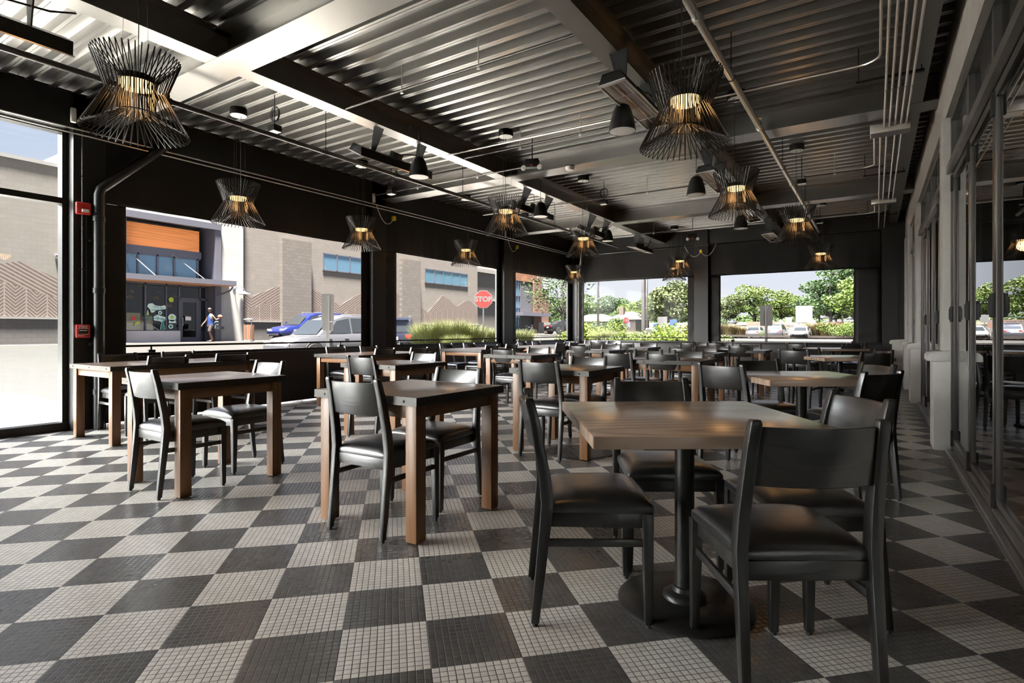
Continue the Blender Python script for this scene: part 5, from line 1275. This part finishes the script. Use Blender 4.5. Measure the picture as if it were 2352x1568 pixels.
# shrubs and grasses
def make_shrub(seed, mat):
    rr = random.Random(seed); root = thing('shrub','shrub','shrub'); bl = [(rr.uniform(-.9,.9),rr.uniform(-.7,.7),rr.uniform(.3,.75),.42,.36) for _ in range(11)]
    crown(rr,bl,3600,.042).build('foliage', mat, root)
    q = MB()
    for b_ in bl: q.tube([(b_[0]*.2,b_[1]*.2,0),(b_[0],b_[1],b_[2])],.012,5)
    q.build('stems', BK, root); return root
SH = make_shrub(21,LM['lime']); us = [False]; GSH = 'yellow-green shrubs below the far left window'
for (x,y,s,l,m_,sz) in [(-12.4,27.2,1.5,'wide lime shrub at the left of the far left window',None,1.0),(-14.2,28.6,1.2,'lime shrub touching the corner column edge',None,.9),(-9.6,24.2,1.1,'lime shrub just left of the thick lamp post','bright',.9),(-7.4,21.9,1.0,'lime shrub just right of the thick lamp post',None,1.1),(-6.6,22.3,1.15,'brightest lime shrub in the far left window, right half',None,1.2),(-8.7,21.8,.8,'low lime shrub at the foot of the lamp post',None,.9),(-6.3,25.5,1.0,'lime shrub beside the middle column','bright',.9),(-19,78,2.2,'dark green hedge shrub at the left edge of the far right window','dark',1.2),(-10.9,72.8,1.0,'low shrub between the two parked cars','olive',.7),(-3.3,73.6,2.0,'shrub in front of the silver side-on car','bright',.9),(-33,58,2.0,'green shrub left of the house','mid',1.0),(-30,70,2.5,'green shrub row in front of the house','mid',.8)]:
    put(SH,us,x,y,s,l,x*3.1,LM[m_] if m_ else None,s*sz,GSH if y < 30 else 'shrubs in the far lot')
def make_grass(seed, n_, w_, h, mat, bl_=.006):
    rr = random.Random(seed); root = thing('ornamental_grass','grass','grass'); q = MB()
    for k in range(n_):
        r_ = w_*.35*sqrt(rr.random()); a = rr.uniform(0,6.28); x,y = r_*cos(a),r_*sin(a); le = rr.uniform(.15,.75)*w_*.6; hh = h*rr.uniform(.6,1.05); d_ = a+rr.gauss(0,.5); dx,dy = cos(d_),sin(d_); px_,py_ = -dy*bl_,dx*bl_
        P0,P1,P2 = (x,y,0),(x+dx*le*.35,y+dy*le*.35,hh*.65),(x+dx*le,y+dy*le,hh*(1-.15*le/w_))
        q.add([(P0[0]-px_,P0[1]-py_,0),(P0[0]+px_,P0[1]+py_,0),(P1[0]+px_*.8,P1[1]+py_*.8,P1[2]),(P1[0]-px_*.8,P1[1]-py_*.8,P1[2]),P2],[(0,1,2,3),(3,2,4)])
    q.build('blades', mat, root); return root
GA = make_grass(31,3200,1.5,1.5,LM['grass']); ug = [False]; GG = 'feathery green grasses by the stop sign'
for k,(x,y,s,l) in enumerate([(-15.6,17.6,1.05,'feathery grass clump beside the dark car tail'),(-15.0,18.3,1.15,'feathery grass clump, tallest, left of the stop sign post'),(-14.6,19.0,1.0,'feathery grass clump in front of the stop sign post'),(-14.2,20.3,.9,'feathery grass clump right of the stop sign post'),(-13.6,21.6,.85,'low feathery grass clump at the right of the second window'),(-15.9,19.2,1.0,'feathery grass clump behind the tallest one'),(-14.0,17.4,.7,'short feathery grass clump at the rail'),(-11.0,25.0,.8,'pale feathery grass clump between lime shrubs and lamp post'),(-10.3,26.2,.8,'pale feathery grass clump behind the lamp post shrubs'),(-8.4,26.8,.8,'feathery grass clump by the middle column'),(-6.9,25.4,.75,'tall feathery grass clump at the middle column')]):
    put(GA,ug,x,y,s,l,k*.9,None,s,GG if k < 7 else 'feathery grasses under the far left window')
GB = make_grass(33,900,2.0,1.5,LM['tan'],.02); ut = [False]
for k,(x,y,s) in enumerate([(-19.5,72.6,1.2),(-18.2,72.4,1.3),(-16.9,72.6,1.25),(-15.3,73.0,1.2),(-14.1,73.4,1.0),(-6.2,76.2,1.3),(-5.0,76.4,1.35),(-4.0,76.6,1.3),(-2.8,76.8,1.2)]):
    put(GB,ut,x,y,s,['tan grass clump at the left end of the far planting strip','second tan grass clump from the left, far strip','tallest tan grass clump left of the white sedan','tan grass clump near the white sedan','small tan grass clump behind the white sedan','tan grass clump right of the white sedan facing us','second tan grass clump right of the facing sedan','third tan grass clump right of the facing sedan','tan grass clump before the silver side-on car'][k],k*1.3,None,s,'tan grasses in the far planting strip')
# ------------------------------------------------------------ walking person
M['skin'] = plain('skin',(.17,.095,.065),.6); M['shirt'] = plain('blue_shirt',(.006,.028,.13),.7); M['shorts'] = plain('dark_shorts',(.022,.013,.012),.8); M['hair'] = plain('brown_hair',(.03,.013,.006),.8); M['ball'] = plain('basketball',(.18,.05,.018),.7); M['bag'] = plain('pale_bag',(.09,.11,.11),.7)
def skinned(name, verts, edges, radii, mat, parent, sub=2, root_i=0):
    me = bpy.data.meshes.new(name); me.from_pydata(verts, edges, []); me.materials.append(mat)
    o = bpy.data.objects.new(name, me); COL.objects.link(o); o.parent = parent
    md = o.modifiers.new('skin','SKIN'); md.use_smooth_shade = True
    if not me.skin_vertices: 
        bpy.context.view_layer.objects.active = o
    sv = me.skin_vertices[0].data
    for i,r_ in enumerate(radii): sv[i].radius = (r_ if isinstance(r_,tuple) else (r_,r_)); sv[i].use_root = (i == root_i)
    s_ = o.modifiers.new('sub','SUBSURF'); s_.levels = sub; s_.render_levels = sub
    return o
# local frame: walks towards -y, z up, left side of the body = +x (towards the restaurant)
pr = thing('person','person in blue sleeveless shirt, dark shorts and cap, walking left with a basketball','person',(-29.45,15.98,gz(-29.45,15.98)+.07))
V = [(0,0,.93),(0,-.01,1.08),(0,-.01,1.25),(0,.0,1.40),(0,-.01,1.48),(0,-.03,1.56), # pelvis..neck
 (.09,0,.88),(.10,-.10,.50),(.10,.02,.10),(.10,-.12,.045),   # left leg, steps forward
 (-.09,0,.88),(-.10,.02,.49),(-.10,.20,.12),(-.10,.10,.05),
 (.17,.01,1.39),(.21,.16,1.16),(.24,.30,1.22),(.24,.34,1.24), # left arm bent back to the ball
 (-.17,.0,1.39),(-.22,-.12,1.12),(-.20,-.30,.93),(-.20,-.33,.88)]
E_ = [(0,1),(1,2),(2,3),(3,4),(4,5),(0,6),(6,7),(7,8),(8,9),(0,10),(10,11),(11,12),(12,13),(3,14),(14,15),(15,16),(16,17),(3,18),(18,19),(19,20),(20,21)]
Rr = [(.15,.11),(.13,.095),(.145,.10),(.12,.09),.055,.05,.085,.06,.038,.035,.085,.06,.038,.035,.055,.04,.028,.03,.055,.04,.028,.03]
def add_fingers(b, base, dirv_, up):
    d = Vector(dirv_).normalized(); u = Vector(up).normalized(); s_ = d.cross(u)
    for k in range(5):
        off = (k-2)*.016 if k < 4 else .0
        i0 = len(V)
        if k < 4: p0 = Vector(base)+s_*((k-1.5)*.018)+d*.035; p1 = p0+d*.035; p2 = p1+d*.022-u*.012
        else: p0 = Vector(base)+s_*(-.030)+d*.01; p1 = p0+d*.02-s_*.018; p2 = p1+d*.022
        for p in (p0,p1,p2): V.append(tuple(p)); Rr.append(.009)
        E_.extend([(b,i0),(i0,i0+1),(i0+1,i0+2)])
add_fingers(17,V[17],(0,.6,.5),(1,0,0)); add_fingers(21,V[21],(0,-.4,-.9),(1,0,0))
skinned('body',V,E_,Rr,M['skin'],pr)
# head with face
q = MB(); n1,n2 = 16,22; vs = []
for i in range(n1+1):
    th_ = pi*i/n1
    for j in range(n2):
        a = 2*pi*j/n2; x = .073*sin(th_)*cos(a); y = .095*sin(th_)*sin(a); z = .118*cos(th_)
        if z < 0: x *= 1+z*2.0; y = y*(1+z*1.2)-(-z)*.12
        if y < -.05 and abs(x) < .02 and -.045 < z < .02: y -= .022*(1-abs(x)/.02)      # nose
        if y < -.06 and abs(z-.02) < .018 and .012 < abs(x) < .045: y += .010             # eye sockets
        if y < -.05 and abs(z+.065) < .012 and abs(x) < .03: y += .006                     # mouth
        vs.append((x,y,z))
q.add(vs,[(i*n2+j,i*n2+(j+1)%n2,(i+1)*n2+(j+1)%n2,(i+1)*n2+j) for i in range(n1) for j in range(n2)])
hd = q.build('head', M['skin'], pr, smooth=True, auto=80); hd.location = (0,-.04,1.665)
for s in (-1,1):
    MB().lathe([(.0,.006),(.018,.004),(.022,-.004)],10,(s*.072,.01,0),axis='x').build('ear', M['skin'], hd); MB().lathe([(.0,-.006),(.007,-.004),(.007,.004)],8,(s*.028,-.082,.022),axis='y').build('eye', M['tyre'], hd)
MB().box(-.022,.022,-.094,-.088,-.068,-.062).build('mouth', M['signred'], hd)
q = MB(); vs = []
for i in range(9):
    th_ = pi*.62*i/8
    for j in range(20): a = 2*pi*j/20; vs.append((.079*sin(th_)*cos(a),.012+.100*sin(th_)*sin(a),.006+.122*cos(th_)))
q.add(vs,[(i*20+j,i*20+(j+1)%20,(i+1)*20+(j+1)%20,(i+1)*20+j) for i in range(8) for j in range(20) if not (i > 3 and 11 <= j <= 18)])
q.build('hair', M['hair'], hd, smooth=True)
q = MB(); vs = []
for i in range(6):
    th_ = pi*.45*i/5
    for j in range(20): a = 2*pi*j/20; vs.append((.086*sin(th_)*cos(a),.106*sin(th_)*sin(a),.03+.105*cos(th_)))
q.add(vs,[(i*20+j,i*20+(j+1)%20,(i+1)*20+(j+1)%20,(i+1)*20+j) for i in range(5) for j in range(20)]); q.prism([(-.07,-.09),(.07,-.09),(.055,-.19),(0,-.205),(-.055,-.19)],'z',.045,.052)
q.build('cap', M['tyre'], hd, smooth=True)
# clothes
def shell(nm, rings, mat, n_=20):
    q = MB(); vs = []
    for (cx,cy,cz,rx,ry) in rings: vs += [(cx+rx*cos(2*pi*j/n_),cy+ry*sin(2*pi*j/n_),cz) for j in range(n_)]
    q.add(vs,[(i*n_+j,i*n_+(j+1)%n_,(i+1)*n_+(j+1)%n_,(i+1)*n_+j) for i in range(len(rings)-1) for j in range(n_)])
    return q.build(nm, mat, pr, smooth=True, auto=80)
sh = shell('shirt',[(0,.0,.90,.185,.145),(0,-.01,1.05,.172,.135),(0,-.01,1.25,.19,.145),(0,.0,1.38,.185,.13),(0,.0,1.44,.13,.10),(0,-.01,1.475,.075,.07)],M['shirt'])
MB().lathe([(.0,.012),(.08,.01),(.085,.0)],18,(.175,-.02,1.27),axis='x').build('yellow_disc', M['footing2'] if 'footing2' in M else plain('shirt_yellow',(.18,.11,.005),.7), sh)
shell('shorts',[(0,0,.98,.165,.13),(0,0,.88,.19,.15),(0,0,.80,.19,.15)],M['shorts'])
for sx,y1,y2 in ((.095,-.06,-.09),(-.095,.0,.02)): shell('shorts_leg',[(sx,0,.86,.095,.115),(sx,y1,.70,.10,.11),(sx,y2,.56,.095,.10)],M['shorts'])
for sx,y,z in ((.10,-.10,.0),(-.10,.12,.01)): MB().box(sx-.045,sx+.045,y-.13,y+.12,z,z+.06).build('shoe', M['shorts'], pr, bevel=.02)
o = thing('basketball','orange basketball held behind the walking person','ball',(-29.45+.19,15.98+.40,gz(-29.45,15.98)+.07+1.32)); 
MB().lathe([(.121*sin(pi*k/14),-.121*cos(pi*k/14)) for k in range(15)],20).build('ball_surface', M['ball'], o, smooth=True)
MB().tube([(.1215*cos(2*pi*k/24),.1215*sin(2*pi*k/24),0) for k in range(24)],.003,4,closed=True).tube([(0,.1215*cos(2*pi*k/24),.1215*sin(2*pi*k/24)) for k in range(24)],.003,4,closed=True).build('seams', M['tyre'], o)
o = thing('drawstring_bag','pale grey-green drawstring bag on the walking person','bag',(-29.45+.12,15.98+.27,gz(-29.45,15.98)+.07+.92))
q = MB(); vs = []
for (z,rx,ry) in ((-.26,.08,.06),(-.22,.15,.10),(-.05,.16,.11),(.10,.14,.09),(.17,.07,.05)): vs += [(rx*.7*cos(2*pi*j/14),ry*1.5*sin(2*pi*j/14),z) for j in range(14)]
q.add(vs,[(i*14+j,i*14+(j+1)%14,(i+1)*14+(j+1)%14,(i+1)*14+j) for i in range(4) for j in range(14)]+[tuple(range(14))[::-1],tuple(range(56,70))]); q.build('sack', M['bag'], o, smooth=True)
MB().box(.09,.118,-.13,.13,-.06,-.04).build('dark_band', M['tyre'], o); MB().tube([(0,0,.17),(.02,-.1,.36),(0,-.2,.48)],.008,5).build('cord', M['tyre'], o)
# ------------------------------------------------------------ light and camera
w = bpy.data.worlds.new('sky'); sc.world = w; w.use_nodes = True
t = w.node_tree; t.nodes.clear()
out = t.nodes.new('ShaderNodeOutputWorld'); bg = t.nodes.new('ShaderNodeBackground')
tc = N(t,'ShaderNodeTexCoord'); sp = N(t,'ShaderNodeSeparateXYZ'); t.links.new(tc.outputs['Generated'], sp.inputs[0])
mr = N(t,'ShaderNodeMapRange'); mr.inputs['From Min'].default_value = 0; mr.inputs['From Max'].default_value = .5; t.links.new(sp.outputs[2], mr.inputs['Value'])
base = mixc(t, mr.outputs[0], (.86,.90,.98), (.50,.62,.92))
mp = N(t,'ShaderNodeMapping'); mp.inputs['Scale'].default_value = (2,2,6); t.links.new(tc.outputs['Generated'], mp.inputs[0])
nz = N(t,'ShaderNodeTexNoise'); nz.inputs['Scale'].default_value = 1.6; nz.inputs['Detail'].default_value = 6; t.links.new(mp.outputs[0], nz.inputs['Vector'])
cm = N(t,'ShaderNodeMapRange'); cm.inputs['From Min'].default_value = .45; cm.inputs['From Max'].default_value = .7; t.links.new(nz.outputs['Fac'], cm.inputs['Value'])
skyc = mixc(t, math_(t,'MULTIPLY', cm.outputs[0], .7), base, (.95,.95,.97))
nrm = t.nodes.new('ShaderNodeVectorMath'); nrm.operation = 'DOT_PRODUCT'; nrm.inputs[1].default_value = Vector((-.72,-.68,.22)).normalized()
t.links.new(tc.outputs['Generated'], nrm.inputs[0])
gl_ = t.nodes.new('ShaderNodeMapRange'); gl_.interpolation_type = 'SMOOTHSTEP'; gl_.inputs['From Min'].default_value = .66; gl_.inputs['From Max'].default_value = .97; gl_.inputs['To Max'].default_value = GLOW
t.links.new(nrm.outputs['Value'], gl_.inputs['Value'])      # added bright patch of unseen sky behind the viewer, lighting the room
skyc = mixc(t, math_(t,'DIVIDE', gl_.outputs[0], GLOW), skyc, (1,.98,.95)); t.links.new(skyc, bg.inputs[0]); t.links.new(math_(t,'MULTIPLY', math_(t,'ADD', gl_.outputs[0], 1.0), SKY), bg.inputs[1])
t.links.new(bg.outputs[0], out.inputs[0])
sd = bpy.data.lights.new('sun','SUN'); sd.energy = SUN; sd.angle = radians(6); sd.color = (1,.95,.87)
so = bpy.data.objects.new('sun', sd); COL.objects.link(so)
dirv = Vector((.10,-.15,1.0)).normalized()      # towards the sun: high, behind the viewer's left shoulder
so.rotation_euler = dirv.to_track_quat('Z','Y').to_euler()
cd = bpy.data.cameras.new('camera'); cam = bpy.data.objects.new('camera', cd); COL.objects.link(cam)
cam.location = (0,0,1.102); cam.rotation_euler = (radians(90),0,radians(33.1))
cd.sensor_width = 36; cd.sensor_fit = 'HORIZONTAL'; cd.lens = 1280/2352*36; cd.shift_y = -25/2352
cd.clip_start = .05; cd.clip_end = 900
sc.camera = cam
vs_ = sc.view_settings; vs_.view_transform = 'Standard'; vs_.look = 'None'; vs_.gamma = 1; vs_.use_curve_mapping = False; vs_.exposure = EXPO
sc.cycles.use_denoising = True
sc.cycles.max_bounces = 10; sc.cycles.diffuse_bounces = 6; sc.cycles.glossy_bounces = 4; sc.cycles.transparent_max_bounces = 24
sc.cycles.caustics_reflective = False; sc.cycles.caustics_refractive = False; sc.cycles.sample_clamp_indirect = 8
